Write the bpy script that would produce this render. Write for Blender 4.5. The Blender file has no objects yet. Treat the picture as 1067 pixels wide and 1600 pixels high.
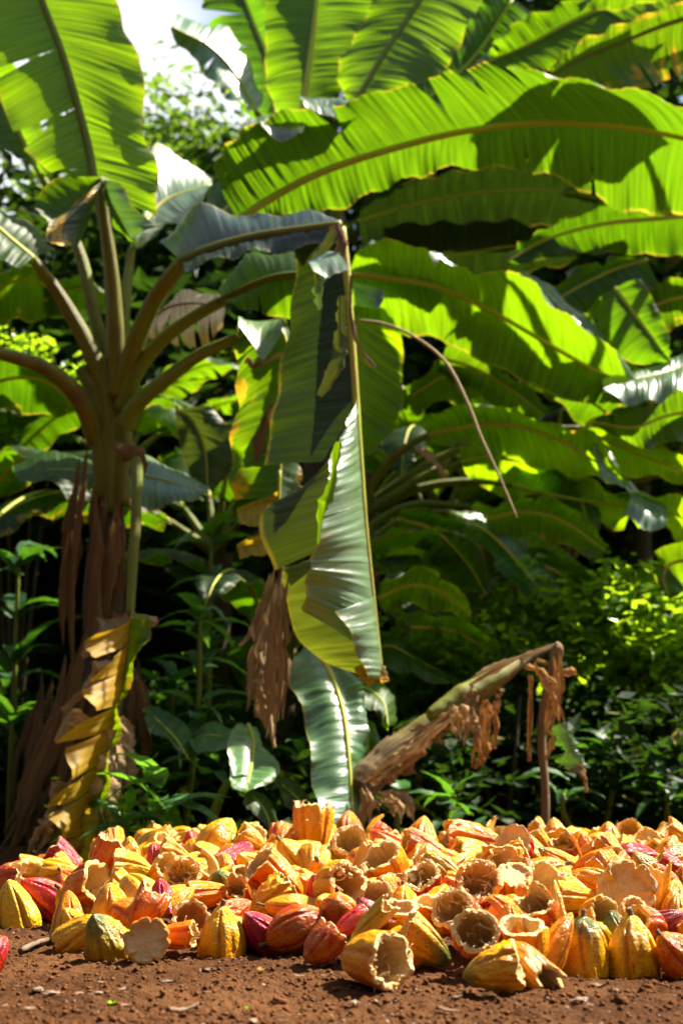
import bpy, math, random
import numpy as np
from mathutils import Vector, Matrix, Quaternion

# ------------------------------------------------------------------ camera, sky, sun, exposure
scene = bpy.context.scene
C = scene.collection
CAM_Z = 0.37
PITCH = math.atan(380 / 2222.0)
cam_data = bpy.data.cameras.new("camera")
cam = bpy.data.objects.new("camera", cam_data)
C.objects.link(cam)
cam.location = (0, 0, CAM_Z)
cam.rotation_euler = (math.radians(90) + PITCH, 0, 0)
cam_data.sensor_fit = 'VERTICAL'
cam_data.sensor_height = 36
cam_data.sensor_width = 24
cam_data.lens = 50
cam_data.clip_start = 0.05
cam_data.clip_end = 1500
cam_data.dof.use_dof = True
cam_data.dof.focus_distance = 2.95
cam_data.dof.aperture_fstop = 3.8
scene.camera = cam

SUN_EL = math.radians(52)
SUN_AZ = math.radians(62)          # clockwise from +Y (away from the camera) towards +X
world = bpy.data.worlds.new("World")
scene.world = world
world.use_nodes = True
wn = world.node_tree
for n in list(wn.nodes):
    wn.nodes.remove(n)
w_out = wn.nodes.new('ShaderNodeOutputWorld')
w_bg = wn.nodes.new('ShaderNodeBackground')
w_sky = wn.nodes.new('ShaderNodeTexSky')
w_sky.sky_type = 'NISHITA'
w_sky.sun_disc = False
w_sky.sun_elevation = SUN_EL
w_sky.sun_rotation = SUN_AZ
w_sky.dust_density = 2.0
w_bg.inputs['Strength'].default_value = 0.05
w_tc = wn.nodes.new('ShaderNodeTexCoord')
w_map = wn.nodes.new('ShaderNodeMapping'); w_map.inputs['Scale'].default_value = (1, 1, 2.2)
w_noise = wn.nodes.new('ShaderNodeTexNoise'); w_noise.inputs['Scale'].default_value = 2.3; w_noise.inputs['Detail'].default_value = 6
w_ramp = wn.nodes.new('ShaderNodeMapRange'); w_ramp.inputs[1].default_value = 0.52; w_ramp.inputs[2].default_value = 0.60; w_map.inputs['Location'].default_value = (0.0, 0.5, 0.35)
w_mix = wn.nodes.new('ShaderNodeMix'); w_mix.data_type = 'RGBA'
w_mix.inputs[7].default_value = (7.5, 7.8, 8.2, 1)      # broken white cloud over the whole sky
wn.links.new(w_tc.outputs['Generated'], w_map.inputs[0]); wn.links.new(w_map.outputs[0], w_noise.inputs['Vector'])
wn.links.new(w_noise.outputs[0], w_ramp.inputs[0]); wn.links.new(w_ramp.outputs[0], w_mix.inputs[0])
wn.links.new(w_sky.outputs[0], w_mix.inputs[6]); wn.links.new(w_mix.outputs[2], w_bg.inputs[0])
wn.links.new(w_bg.outputs[0], w_out.inputs[0])
sun_d = bpy.data.lights.new("sun", 'SUN')
sun_d.energy = 5.0
sun_d.angle = math.radians(0.5)
sun_d.color = (1.0, 0.91, 0.76)
sun = bpy.data.objects.new("sun", sun_d)
C.objects.link(sun)
SUN_DIR = Vector((math.sin(SUN_AZ) * math.cos(SUN_EL), math.cos(SUN_AZ) * math.cos(SUN_EL), math.sin(SUN_EL)))
sun.rotation_euler = SUN_DIR.to_track_quat('Z', 'Y').to_euler()
sun.location = (5, 8, 12)
scene.view_settings.view_transform = 'Standard'
scene.view_settings.look = 'None'
scene.view_settings.gamma = 1
scene.view_settings.use_curve_mapping = False
scene.view_settings.exposure = 1.85
scene.cycles.max_bounces = 8
scene.cycles.transparent_max_bounces = 4
scene.cycles.use_denoising = True

random.seed(7)
rng = np.random.default_rng(7)

# ------------------------------------------------------------------ helpers
F_PX = 2222.0
CP, SP = math.cos(PITCH), math.sin(PITCH)


def P(px, py, d):
    """Point that stands at ground distance d (metres from the camera) on the sight line through photo pixel px, py."""
    u = (px - 533.5) / F_PX
    v = (800 - py) / F_PX
    dy = CP - v * SP
    dz = SP + v * CP
    s = d / dy
    return Vector((u * s, d, CAM_Z + dz * s))


def tag(o, label=None, cat=None, group=None, kind=None):
    if label:
        o['label'] = label
    if cat:
        o['category'] = cat
    if group:
        o['group'] = group
    if kind:
        o['kind'] = kind
    return o


def empty(name, loc, label, cat, group=None):
    o = bpy.data.objects.new(name, None)
    C.objects.link(o)
    o.location = loc
    o.empty_display_size = 0.05
    tag(o, label, cat, group)
    return o


def link(name, mesh, parent=None, loc=None, world_space=False):
    o = bpy.data.objects.new(name, mesh)
    C.objects.link(o)
    if parent is not None:
        o.parent = parent
        if world_space:      # mesh is in world coordinates: undo the chain of (unrotated) parents
            t = Vector((0, 0, 0))
            p = parent
            while p is not None:
                t += p.location
                p = p.parent
            o.location = -t
    if loc is not None:
        o.location = loc
    return o


def mesh_np(name, verts, faces, mats, smooth=True, uvs=None, mat_idx=None, attrs=None):
    """verts (n,3), faces (m,k) numpy; uvs per vertex (n,2)."""
    me = bpy.data.meshes.new(name)
    verts = np.asarray(verts, dtype=np.float32)
    faces = np.asarray(faces, dtype=np.int32)
    nf, k = faces.shape
    me.vertices.add(len(verts))
    me.vertices.foreach_set('co', verts.ravel())
    me.loops.add(nf * k)
    me.loops.foreach_set('vertex_index', faces.ravel())
    me.polygons.add(nf)
    me.polygons.foreach_set('loop_start', np.arange(nf, dtype=np.int32) * k)
    me.polygons.foreach_set('loop_total', np.full(nf, k, dtype=np.int32))
    if not isinstance(mats, (list, tuple)):
        mats = [mats]
    for m in mats:
        me.materials.append(m)
    if mat_idx is not None:
        me.polygons.foreach_set('material_index', np.asarray(mat_idx, dtype=np.int32))
    me.update(calc_edges=True)
    me.polygons.foreach_set('use_smooth', np.full(nf, smooth))
    if uvs is not None:
        uvl = me.uv_layers.new(name='UVMap')
        uvl.data.foreach_set('uv', np.asarray(uvs, dtype=np.float32)[faces.ravel()].ravel())
    if attrs:
        for an, av in attrs.items():
            a = me.attributes.new(an, 'FLOAT', 'POINT')
            a.data.foreach_set('value', np.asarray(av, dtype=np.float32))
    me.update()
    return me


def grid_faces(nu, nv, off=0, wrap_u=False, wrap_v=False):
    """index grid [i*nv + j]"""
    iu = np.arange(nu if wrap_u else nu - 1)
    iv = np.arange(nv if wrap_v else nv - 1)
    I, J = np.meshgrid(iu, iv, indexing='ij')
    I2, J2 = (I + 1) % nu, (J + 1) % nv
    f = np.stack([I * nv + J, I2 * nv + J, I2 * nv + J2, I * nv + J2], -1).reshape(-1, 4)
    return f + off


def cr(pts, ts):
    """Catmull-Rom through pts (n,3) at parameters ts in 0..1 (even spacing of control points)."""
    p = np.asarray(pts, dtype=float)
    n = len(p)
    if n == 2:
        return p[0] + (p[1] - p[0]) * np.asarray(ts)[:, None]
    pe = np.vstack([2 * p[0] - p[1], p, 2 * p[-1] - p[-2]])
    x = np.clip(np.asarray(ts), 0, 1) * (n - 1)
    i = np.minimum(x.astype(int), n - 2)
    f = (x - i)[:, None]
    a, b, c, d = pe[i], pe[i + 1], pe[i + 2], pe[i + 3]
    return 0.5 * (2 * b + (c - a) * f + (2 * a - 5 * b + 4 * c - d) * f ** 2 + (3 * b - a - 3 * c + d) * f ** 3)


def _hash(ix, iy, seed):
    h = (ix.astype(np.int64) * 374761393 + iy.astype(np.int64) * 668265263 + seed * 1442695041) & 0xFFFFFFFF
    h = ((h ^ (h >> 13)) * 1274126177) & 0xFFFFFFFF
    return ((h ^ (h >> 16)) & 0xFFFF) / 65535.0


def vnoise(x, y, seed=0):
    x = np.asarray(x, dtype=float); y = np.asarray(y, dtype=float)
    ix, iy = np.floor(x), np.floor(y)
    fx, fy = x - ix, y - iy
    fx = fx * fx * (3 - 2 * fx); fy = fy * fy * (3 - 2 * fy)
    a = _hash(ix, iy, seed); b = _hash(ix + 1, iy, seed)
    c = _hash(ix, iy + 1, seed); d = _hash(ix + 1, iy + 1, seed)
    return (a * (1 - fx) + b * fx) * (1 - fy) + (c * (1 - fx) + d * fx) * fy - 0.5


def fbm(x, y, seed=0, octaves=4, gain=0.5):
    s = 0; a = 1
    for k in range(octaves):
        s = s + a * vnoise(np.asarray(x) * 2 ** k, np.asarray(y) * 2 ** k, seed + k * 17)
        a *= gain
    return s


def tube_np(pts, radii, nseg=10, ns=24, flat=1.0, rough=0.0, seed=0, cap=True):
    """Tapered tube through pts (world); returns verts, faces."""
    ts = np.linspace(0, 1, ns)
    c = cr(pts, ts)
    r = np.interp(ts, np.linspace(0, 1, len(radii)), radii)
    if cap:
        ts = np.concatenate([[0.0], ts, [1.0]]); c = np.vstack([c[0], c, c[-1]]); r = np.concatenate([[r[0] * 0.03], r, [r[-1] * 0.03]])
        ns += 2
    tan = np.gradient(c, axis=0)
    if cap:
        tan[0], tan[1], tan[-1], tan[-2] = c[2] - c[1], c[2] - c[1], c[-2] - c[-3], c[-2] - c[-3]
    tan /= np.linalg.norm(tan, axis=1)[:, None] + 1e-9
    ref = np.array([0.0, -1.0, 0.15])
    n1 = np.cross(tan, ref); n1 /= np.linalg.norm(n1, axis=1)[:, None] + 1e-9
    n2 = np.cross(tan, n1)
    th = np.linspace(0, 2 * math.pi, nseg, endpoint=False)
    rr = r[:, None] * np.ones(nseg)[None, :]
    if rough:
        T, H = np.meshgrid(ts, th, indexing='ij')
        rr = rr * (1 + rough * (vnoise(T * 14 + seed, np.cos(H) * 2 + np.sin(H) * 1.3 + 9, seed) * 1.4 + 0.6 * vnoise(T * 45, H * 2.3, seed + 3)))
    v = c[:, None, :] + rr[..., None] * (np.cos(th)[None, :, None] * n1[:, None, :] + flat * np.sin(th)[None, :, None] * n2[:, None, :])
    v = v.reshape(-1, 3)
    f = grid_faces(ns, nseg, wrap_v=True)
    return v, f


def join_np(parts):
    vs, fs, o = [], [], 0
    for v, f in parts:
        vs.append(v); fs.append(f + o); o += len(v)
    return np.vstack(vs), np.vstack(fs)


# ------------------------------------------------------------------ materials
def new_mat(name):
    m = bpy.data.materials.new(name)
    m.use_nodes = True
    nt = m.node_tree
    for n in list(nt.nodes):
        nt.nodes.remove(n)
    return m, nt


class NB:
    """tiny node-building helper"""
    def __init__(self, nt):
        self.nt = nt

    def n(self, typ, **kw):
        nd = self.nt.nodes.new(typ)
        for k, v in kw.items():
            setattr(nd, k, v)
        return nd

    def l(self, a, b):
        self.nt.links.new(a, b)

    def _in(self, sock, val):
        if isinstance(val, bpy.types.NodeSocket):
            self.l(val, sock)
        else:
            sock.default_value = val

    def math(self, op, a, b=0.0, clamp=False):
        nd = self.n('ShaderNodeMath', operation=op, use_clamp=clamp)
        self._in(nd.inputs[0], a); self._in(nd.inputs[1], b)
        return nd.outputs[0]

    def mix(self, fac, a, b, blend='MIX'):
        nd = self.n('ShaderNodeMix', data_type='RGBA', blend_type=blend)
        self._in(nd.inputs[0], fac)
        self._in(nd.inputs[6], a if isinstance(a, bpy.types.NodeSocket) else (*a[:3], 1))
        self._in(nd.inputs[7], b if isinstance(b, bpy.types.NodeSocket) else (*b[:3], 1))
        return nd.outputs[2]

    def noise(self, vec, scale, detail=3, rough=0.5, dist=0.0):
        nd = self.n('ShaderNodeTexNoise')
        if vec is not None:
            self.l(vec, nd.inputs['Vector'])
        nd.inputs['Scale'].default_value = scale
        nd.inputs['Detail'].default_value = detail
        nd.inputs['Roughness'].default_value = rough
        nd.inputs['Distortion'].default_value = dist
        return nd.outputs[0]

    def ramp(self, fac, lo, hi):
        nd = self.n('ShaderNodeMapRange', interpolation_type='SMOOTHSTEP')
        self.l(fac, nd.inputs[0])
        nd.inputs[1].default_value = lo; nd.inputs[2].default_value = hi
        return nd.outputs[0]

    def mapping(self, vec, scale=(1, 1, 1), loc=None):
        nd = self.n('ShaderNodeMapping')
        self.l(vec, nd.inputs[0])
        nd.inputs['Scale'].default_value = scale
        if loc is not None:
            self._in(nd.inputs['Location'], loc)
        return nd.outputs[0]

    def bump(self, h, strength=0.3, dist=0.01):
        nd = self.n('ShaderNodeBump')
        nd.inputs['Strength'].default_value = strength
        nd.inputs['Distance'].default_value = dist
        self.l(h, nd.inputs['Height'])
        return nd.outputs[0]

    def principled(self, base, rough=0.5, normal=None, **kw):
        nd = self.n('ShaderNodeBsdfPrincipled')
        self._in(nd.inputs['Base Color'], base if isinstance(base, bpy.types.NodeSocket) else (*base[:3], 1))
        self._in(nd.inputs['Roughness'], rough)
        if normal is not None:
            self.l(normal, nd.inputs['Normal'])
        for k, v in kw.items():
            self._in(nd.inputs[k], v)
        return nd.outputs[0]

    def out(self, shader):
        o = self.n('ShaderNodeOutputMaterial')
        self.l(shader, o.inputs[0])


def leaf_material(name, dark, glow, edge=(0.42, 0.33, 0.03), transl=0.5, rough=0.38, dry_c=(0.28, 0.13, 0.035), vein=1.0, fine=False, spec=0.5, yellow=True):
    """Living leaf: reflecting skin plus light coming through; object colour alpha = dryness 0..1 (1-alpha)."""
    m, nt = new_mat(name)
    b = NB(nt)
    uv = b.n('ShaderNodeUVMap').outputs[0]
    sep = b.n('ShaderNodeSeparateXYZ'); b.l(uv, sep.inputs[0])
    info = b.n('ShaderNodeObjectInfo')
    loc = b.math('MULTIPLY', info.outputs['Random'], 40.0)
    comb = b.n('ShaderNodeCombineXYZ'); b.l(loc, comb.inputs[0]); b.l(loc, comb.inputs[1])
    streak_vec = b.mapping(uv, (60, 0.7, 1), comb.outputs[0])
    streak = b.noise(streak_vec, 1.0, 4, 0.65)
    fine_vec = b.mapping(uv, (190, 0.6, 1), comb.outputs[0])
    finev = b.noise(fine_vec, 1.0, 2, 0.6)
    blotch_vec = b.mapping(uv, (6, 3.0, 1), comb.outputs[0])
    blotch = b.noise(blotch_vec, 1.0, 4, 0.6)
    # colour: streaks of lighter and darker green
    sfac = b.ramp(streak, 0.3, 0.7)
    dk2 = tuple(c * 0.62 for c in dark)
    lt2 = tuple(c * 1.25 for c in dark)
    col = b.mix(sfac, dk2, lt2)
    gl2 = tuple(c * 0.42 for c in glow)
    gl3 = tuple(min(1, c * 1.25) for c in glow)
    ff = b.math('ADD', b.math('MULTIPLY', sfac, 0.6), b.math('MULTIPLY', finev, 0.5 * vein), True)
    gcol = b.mix(ff, gl2, gl3)
    bl = b.ramp(blotch, 0.45, 0.75)
    gcol = b.mix(b.math('MULTIPLY', bl, 0.35), gcol, (glow[0] * 1.25, glow[1] * 0.95, glow[2] * 0.6))
    # tint from the object colour
    tint = info.outputs['Color']
    col = b.mix(1.0, col, tint, 'MULTIPLY')
    gcol = b.mix(1.0, gcol, tint, 'MULTIPLY')
    # yellow margin
    en = b.noise(b.mapping(uv, (22, 1.5, 1), comb.outputs[0]), 1.0, 3)
    ev = b.math('ADD', sep.outputs[1], b.math('MULTIPLY', en, 0.07))
    ef = b.math('MULTIPLY', b.ramp(ev, 0.985, 1.02), b.ramp(b.noise(b.mapping(uv, (5, 1, 1), comb.outputs[0]), 1.0, 3), 0.36, 0.56))
    col = b.mix(b.math('MULTIPLY', ef, 0.6), col, edge)
    gcol = b.mix(b.math('MULTIPLY', ef, 0.6), gcol, (edge[0] * 1.5, edge[1] * 1.35, edge[2]))
    # dryness: eats in from the margin and in blotches
    dry = b.math('SUBTRACT', 1.0, info.outputs['Alpha'])
    dn = b.noise(b.mapping(uv, (9, 2.2, 1), comb.outputs[0]), 1.0, 5, 0.62, 0.4)
    dv = b.math('ADD', b.math('ADD', dn, b.math('MULTIPLY', sep.outputs[1], 0.22)), b.math('MULTIPLY', dry, 0.75))
    yf = b.ramp(dv, 0.86, 0.98)
    bf = b.ramp(dv, 1.0, 1.08)
    yel = (0.50, 0.30, 0.02) if yellow else (0.18, 0.11, 0.05)
    col = b.mix(yf, col, yel); gcol = b.mix(yf, gcol, (0.72, 0.42, 0.02) if yellow else (0.2, 0.12, 0.04))
    col = b.mix(bf, col, dry_c); gcol = b.mix(bf, gcol, (dry_c[0] * 0.9, dry_c[1] * 0.8, dry_c[2] * 0.6))
    # small dark specks
    sp = b.ramp(b.noise(b.mapping(uv, (70, 9, 1), comb.outputs[0]), 1.0, 2), 0.72, 0.77)
    col = b.mix(b.math('MULTIPLY', sp, 0.6), col, (0.06, 0.04, 0.01))
    h = b.math('ADD', b.math('MULTIPLY', streak, 0.9), b.math('MULTIPLY', finev, 0.5))
    nrm = b.bump(h, 0.55, 0.006)
    ro = b.math('ADD', rough, b.math('MULTIPLY', streak, 0.15))
    pr = b.principled(col, ro, nrm, **{'Specular IOR Level': spec})
    tr = b.n('ShaderNodeBsdfTranslucent')
    b.l(gcol, tr.inputs[0]); b.l(nrm, tr.inputs[1])
    mx = b.n('ShaderNodeMixShader')
    tf = b.math('MULTIPLY', transl, b.math('SUBTRACT', 1.0, b.math('MULTIPLY', bf, 0.55)))
    b.l(tf, mx.inputs[0]); b.l(pr, mx.inputs[1]); b.l(tr.outputs[0], mx.inputs[2])
    b.out(mx.outputs[0])
    return m


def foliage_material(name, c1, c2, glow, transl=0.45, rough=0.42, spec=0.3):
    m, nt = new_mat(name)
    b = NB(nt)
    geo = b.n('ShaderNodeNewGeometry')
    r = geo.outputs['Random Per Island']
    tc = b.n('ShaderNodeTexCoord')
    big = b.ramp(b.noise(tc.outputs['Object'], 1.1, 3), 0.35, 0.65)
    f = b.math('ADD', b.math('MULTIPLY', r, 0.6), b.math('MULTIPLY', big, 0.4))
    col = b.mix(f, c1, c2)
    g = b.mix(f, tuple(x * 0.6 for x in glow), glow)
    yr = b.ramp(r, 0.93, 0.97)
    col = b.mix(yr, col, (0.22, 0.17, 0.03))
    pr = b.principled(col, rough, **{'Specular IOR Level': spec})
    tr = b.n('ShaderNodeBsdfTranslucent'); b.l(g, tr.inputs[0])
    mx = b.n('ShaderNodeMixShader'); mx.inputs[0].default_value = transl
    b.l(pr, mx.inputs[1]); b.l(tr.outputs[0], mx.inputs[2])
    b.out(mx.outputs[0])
    return m


M = {}
M['leaf'] = leaf_material('banana_leaf_bright', (0.030, 0.085, 0.005), (0.21, 0.42, 0.003), transl=0.55)
M['leaf_old_shaded'] = leaf_material('banana_leaf_old_shaded', (0.03, 0.065, 0.014), (0.22, 0.30, 0.02), transl=0.16, rough=0.36)  # dull dark leaf; shade on the hanging blade is put into its colour
M['leaf_gloss'] = leaf_material('banana_leaf_waxy', (0.085, 0.15, 0.075), (0.18, 0.36, 0.03), transl=0.22, rough=0.27, spec=1.0)  # pale bluish base also holds sky glare of upper leaf sides
M['leaf_dry'] = leaf_material('banana_leaf_dead', (0.36, 0.28, 0.17), (0.26, 0.20, 0.11), edge=(0.27, 0.18, 0.09), transl=0.2, rough=0.75, dry_c=(0.13, 0.08, 0.04), vein=0.6, spec=0.1, yellow=False)
M['leaf_yellow'] = leaf_material('banana_leaf_yellowing', (0.30, 0.22, 0.02), (0.62, 0.42, 0.015), edge=(0.3, 0.16, 0.05), transl=0.5, rough=0.5)
M['broad'] = leaf_material('broad_leaf', (0.04, 0.11, 0.03), (0.16, 0.40, 0.02), edge=(0.06, 0.14, 0.02), transl=0.35, rough=0.3, vein=0.4)


def stem_material(name, c1, c2, c3, scale=(30, 30, 3), rough=0.5, bumps=0.5, use_uv=True):
    m, nt = new_mat(name)
    b = NB(nt)
    tc = b.n('ShaderNodeTexCoord')
    uvn = b.n('ShaderNodeUVMap').outputs[0]
    v = b.mapping(uvn if use_uv else tc.outputs['Object'], (5, 34, 1) if use_uv else scale)
    n1 = b.noise(v, 1.0, 6, 0.68, 0.25)
    n2 = b.noise(b.mapping(tc.outputs['Object'], (7, 7, 5)), 1.0, 4)
    col = b.mix(b.ramp(n1, 0.35, 0.65), c1, c2)
    col = b.mix(b.ramp(n2, 0.5, 0.68), col, c3)
    b.out(b.principled(col, rough, b.bump(n1, bumps, 0.01), **{'Specular IOR Level': 0.22}))
    return m


M['petiole'] = stem_material('petiole_skin', (0.09, 0.125, 0.010), (0.19, 0.22, 0.018), (0.15, 0.13, 0.014))
M['petiole_brown'] = stem_material('old_petiole_skin', (0.10, 0.105, 0.010), (0.19, 0.18, 0.016), (0.12, 0.085, 0.012))
M['midrib'] = stem_material('midrib_skin', (0.34, 0.40, 0.03), (0.50, 0.50, 0.06), (0.42, 0.36, 0.05))
M['trunk'] = stem_material('pseudostem_skin', (0.028, 0.020, 0.008), (0.085, 0.055, 0.02), (0.04, 0.048, 0.012), (40, 40, 5), 0.65, 0.8)
M['sheath'] = stem_material('dead_sheath', (0.10, 0.055, 0.022), (0.18, 0.11, 0.05), (0.07, 0.035, 0.014), (35, 35, 5), 0.8, 0.8)
M['dry_stalk'] = stem_material('dry_stalk', (0.15, 0.085, 0.04), (0.26, 0.17, 0.09), (0.10, 0.055, 0.025), (30, 30, 4), 0.75, 0.6)
M['fallen'] = stem_material('rotting_pseudostem', (0.40, 0.29, 0.15), (0.10, 0.06, 0.025), (0.20, 0.19, 0.02), (18, 18, 18), 0.85, 1.6)
M['bark'] = stem_material('tree_bark', (0.05, 0.035, 0.02), (0.10, 0.075, 0.045), (0.05, 0.05, 0.03), (12, 12, 2), 0.9, 1.0, False)


def soil_material():
    m, nt = new_mat('red_brown_soil')
    b = NB(nt)
    tc = b.n('ShaderNodeTexCoord')
    o = tc.outputs['Object']
    n1 = b.noise(o, 3.0, 5, 0.6)
    n2 = b.noise(o, 60.0, 6, 0.7)
    n3 = b.noise(o, 260.0, 3, 0.6)
    col = b.mix(b.ramp(n1, 0.35, 0.65), (0.060, 0.025, 0.0095), (0.115, 0.050, 0.019))
    col = b.mix(b.ramp(n2, 0.42, 0.72), col, (0.055, 0.021, 0.009))
    col = b.mix(b.math('MULTIPLY', b.ramp(n3, 0.64, 0.74), 0.5), col, (0.27, 0.15, 0.075))
    vor = b.n('ShaderNodeTexVoronoi'); b.l(o, vor.inputs['Vector']); vor.inputs['Scale'].default_value = 130
    hh = b.math('ADD', b.math('MULTIPLY', n2, 0.8), b.math('ADD', b.math('MULTIPLY', n3, 0.5), b.math('MULTIPLY', vor.outputs[0], -0.5)))
    b.out(b.principled(col, 0.95, b.bump(hh, 0.9, 0.006), **{'Specular IOR Level': 0.05}))
    return m


def simple_material(name, c1, c2, scale=20.0, rough=0.8, bumps=0.4, dist=0.004, spec=0.5):
    m, nt = new_mat(name)
    b = NB(nt)
    tc = b.n('ShaderNodeTexCoord')
    info = b.n('ShaderNodeObjectInfo')
    n = b.noise(tc.outputs['Object'], scale, 5, 0.62)
    f = b.math('ADD', b.ramp(n, 0.35, 0.65), b.math('MULTIPLY', b.math('SUBTRACT', info.outputs['Random'], 0.5), 0.5), True)
    col = b.mix(f, c1, c2)
    b.out(b.principled(col, rough, b.bump(n, bumps, dist), **{'Specular IOR Level': spec}))
    return m


M['soil'] = soil_material()
M['clod'] = simple_material('soil_clod', (0.06, 0.022, 0.008), (0.16, 0.067, 0.026), 90, 0.95, 0.8, 0.003, 0.05)
M['stone'] = simple_material('grey_stone', (0.16, 0.10, 0.06), (0.27, 0.19, 0.13), 60, 0.85)
M['litter'] = simple_material('dry_leaf_scrap', (0.11, 0.06, 0.03), (0.23, 0.14, 0.08), 90, 0.8)
M['twig'] = simple_material('grey_twig', (0.09, 0.055, 0.03), (0.19, 0.13, 0.08), 50, 0.85)
M['hill'] = simple_material('hillside_growth', (0.012, 0.03, 0.008), (0.04, 0.085, 0.018), 1.2, 0.9, 1.0, 0.3)


def husk_material():
    m, nt = new_mat('cacao_husk')
    b = NB(nt)
    tc = b.n('ShaderNodeTexCoord')
    info = b.n('ShaderNodeObjectInfo')
    off = b.math('MULTIPLY', info.outputs['Random'], 53.0)
    comb = b.n('ShaderNodeCombineXYZ'); b.l(off, comb.inputs[0]); b.l(off, comb.inputs[1]); b.l(off, comb.inputs[2])
    add = b.n('ShaderNodeVectorMath', operation='ADD'); b.l(tc.outputs['Object'], add.inputs[0]); b.l(comb.outputs[0], add.inputs[1])
    v = add.outputs[0]
    fur = b.n('ShaderNodeAttribute', attribute_name='furrow').outputs['Fac']
    ax = b.n('ShaderNodeAttribute', attribute_name='axial').outputs['Fac']      # 0 closed end .. 1 open end
    base = info.outputs['Color']
    hsv = b.n('ShaderNodeHueSaturation'); b.l(base, hsv.inputs['Color'])
    hsv.inputs['Hue'].default_value = 0.475; hsv.inputs['Saturation'].default_value = 1.05; hsv.inputs['Value'].default_value = 0.85
    hs2 = b.n('ShaderNodeHueSaturation'); b.l(base, hs2.inputs['Color'])
    hs2.inputs['Hue'].default_value = 0.520; hs2.inputs['Saturation'].default_value = 1.0; hs2.inputs['Value'].default_value = 1.08
    n_big = b.noise(v, 1.6, 4, 0.6)
    col = b.mix(b.ramp(n_big, 0.42, 0.66), base, hsv.outputs[0])
    n_mid = b.noise(v, 4.0, 4, 0.6)
    # furrows carry their own colour: lighter, yellower lines along the ridges, deeper orange in the grooves
    ridge = b.math('SUBTRACT', 1.0, fur)
    col = b.mix(b.math('MULTIPLY', b.math('MULTIPLY', ridge, b.ramp(n_mid, 0.4, 0.6)), 0.5), col, hs2.outputs[0])
    hs3 = b.n('ShaderNodeHueSaturation'); b.l(base, hs3.inputs['Color'])
    hs3.inputs['Hue'].default_value = 0.455; hs3.inputs['Saturation'].default_value = 1.15; hs3.inputs['Value'].default_value = 0.62
    col = b.mix(b.math('MULTIPLY', fur, 0.6), col, hs3.outputs[0])
    # unripe green towards the closed end (1-alpha)
    g = b.math('SUBTRACT', 1.0, info.outputs['Alpha'])
    gf = b.math('SUBTRACT', b.math('MULTIPLY', g, 1.5), b.math('ADD', ax, b.math('MULTIPLY', b.math('SUBTRACT', n_mid, 0.5), 0.7)))
    gr = b.ramp(gf, -0.1, 0.45)
    col = b.mix(gr, col, (0.085, 0.12, 0.02))
    # brown scuffs and bruises
    n_s = b.noise(v, 9.0, 6, 0.72, 0.6)
    sc = b.ramp(n_s, 0.61, 0.68)
    col = b.mix(b.math('MULTIPLY', sc, 0.8), col, (0.15, 0.05, 0.010))
    n_d = b.noise(v, 3.1, 5, 0.7, 1.2)
    col = b.mix(b.math('MULTIPLY', b.ramp(n_d, 0.64, 0.70), 0.85), col, (0.06, 0.025, 0.012))
    n_f = b.noise(v, 34.0, 4, 0.6)
    col = b.mix(b.math('MULTIPLY', b.ramp(n_f, 0.64, 0.72), 0.55), col, (0.12, 0.05, 0.015))
    vor = b.n('ShaderNodeTexVoronoi'); b.l(v, vor.inputs['Vector']); vor.inputs['Scale'].default_value = 17
    h = b.math('ADD', b.math('MULTIPLY', n_s, 0.7), b.math('ADD', b.math('MULTIPLY', n_f, 0.35), b.math('MULTIPLY', vor.outputs[0], 0.4)))
    nrm = b.bump(h, 0.35, 0.05)
    ro = b.math('ADD', 0.11, b.math('MULTIPLY', n_mid, 0.28))
    b.out(b.principled(col, ro, nrm, **{'Specular IOR Level': 0.42, 'Subsurface Weight': 0.0}))
    return m


def flesh_material(name, c1, c2, c3, rough=0.6, sss=0.0, sc=6.0):
    m, nt = new_mat(name)
    b = NB(nt)
    tc = b.n('ShaderNodeTexCoord')
    info = b.n('ShaderNodeObjectInfo')
    off = b.math('MULTIPLY', info.outputs['Random'], 31.0)
    comb = b.n('ShaderNodeCombineXYZ'); b.l(off, comb.inputs[0]); b.l(off, comb.inputs[1])
    add = b.n('ShaderNodeVectorMath', operation='ADD'); b.l(tc.outputs['Object'], add.inputs[0]); b.l(comb.outputs[0], add.inputs[1])
    v = add.outputs[0]
    n1 = b.noise(v, sc, 5, 0.65, 0.5)
    n2 = b.noise(v, 2.2, 3, 0.6)
    n3 = b.noise(v, 14.0, 4, 0.7)
    tone = b.math('ADD', b.math('MULTIPLY', n2, 0.7), b.math('MULTIPLY', info.outputs['Random'], 0.35))
    col = b.mix(b.ramp(n1, 0.35, 0.7), c1, c2)
    col = b.mix(b.math('MULTIPLY', b.ramp(tone, 0.42, 0.68), 0.55), col, c3)
    col = b.mix(b.math('MULTIPLY', b.ramp(n3, 0.66, 0.73), 0.8), col, (0.22, 0.09, 0.03))
    nrm = b.bump(b.math('ADD', n1, n3), 0.35, 0.04)
    b.out(b.principled(col, rough, nrm, **{'Specular IOR Level': 0.25}))
    return m


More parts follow.
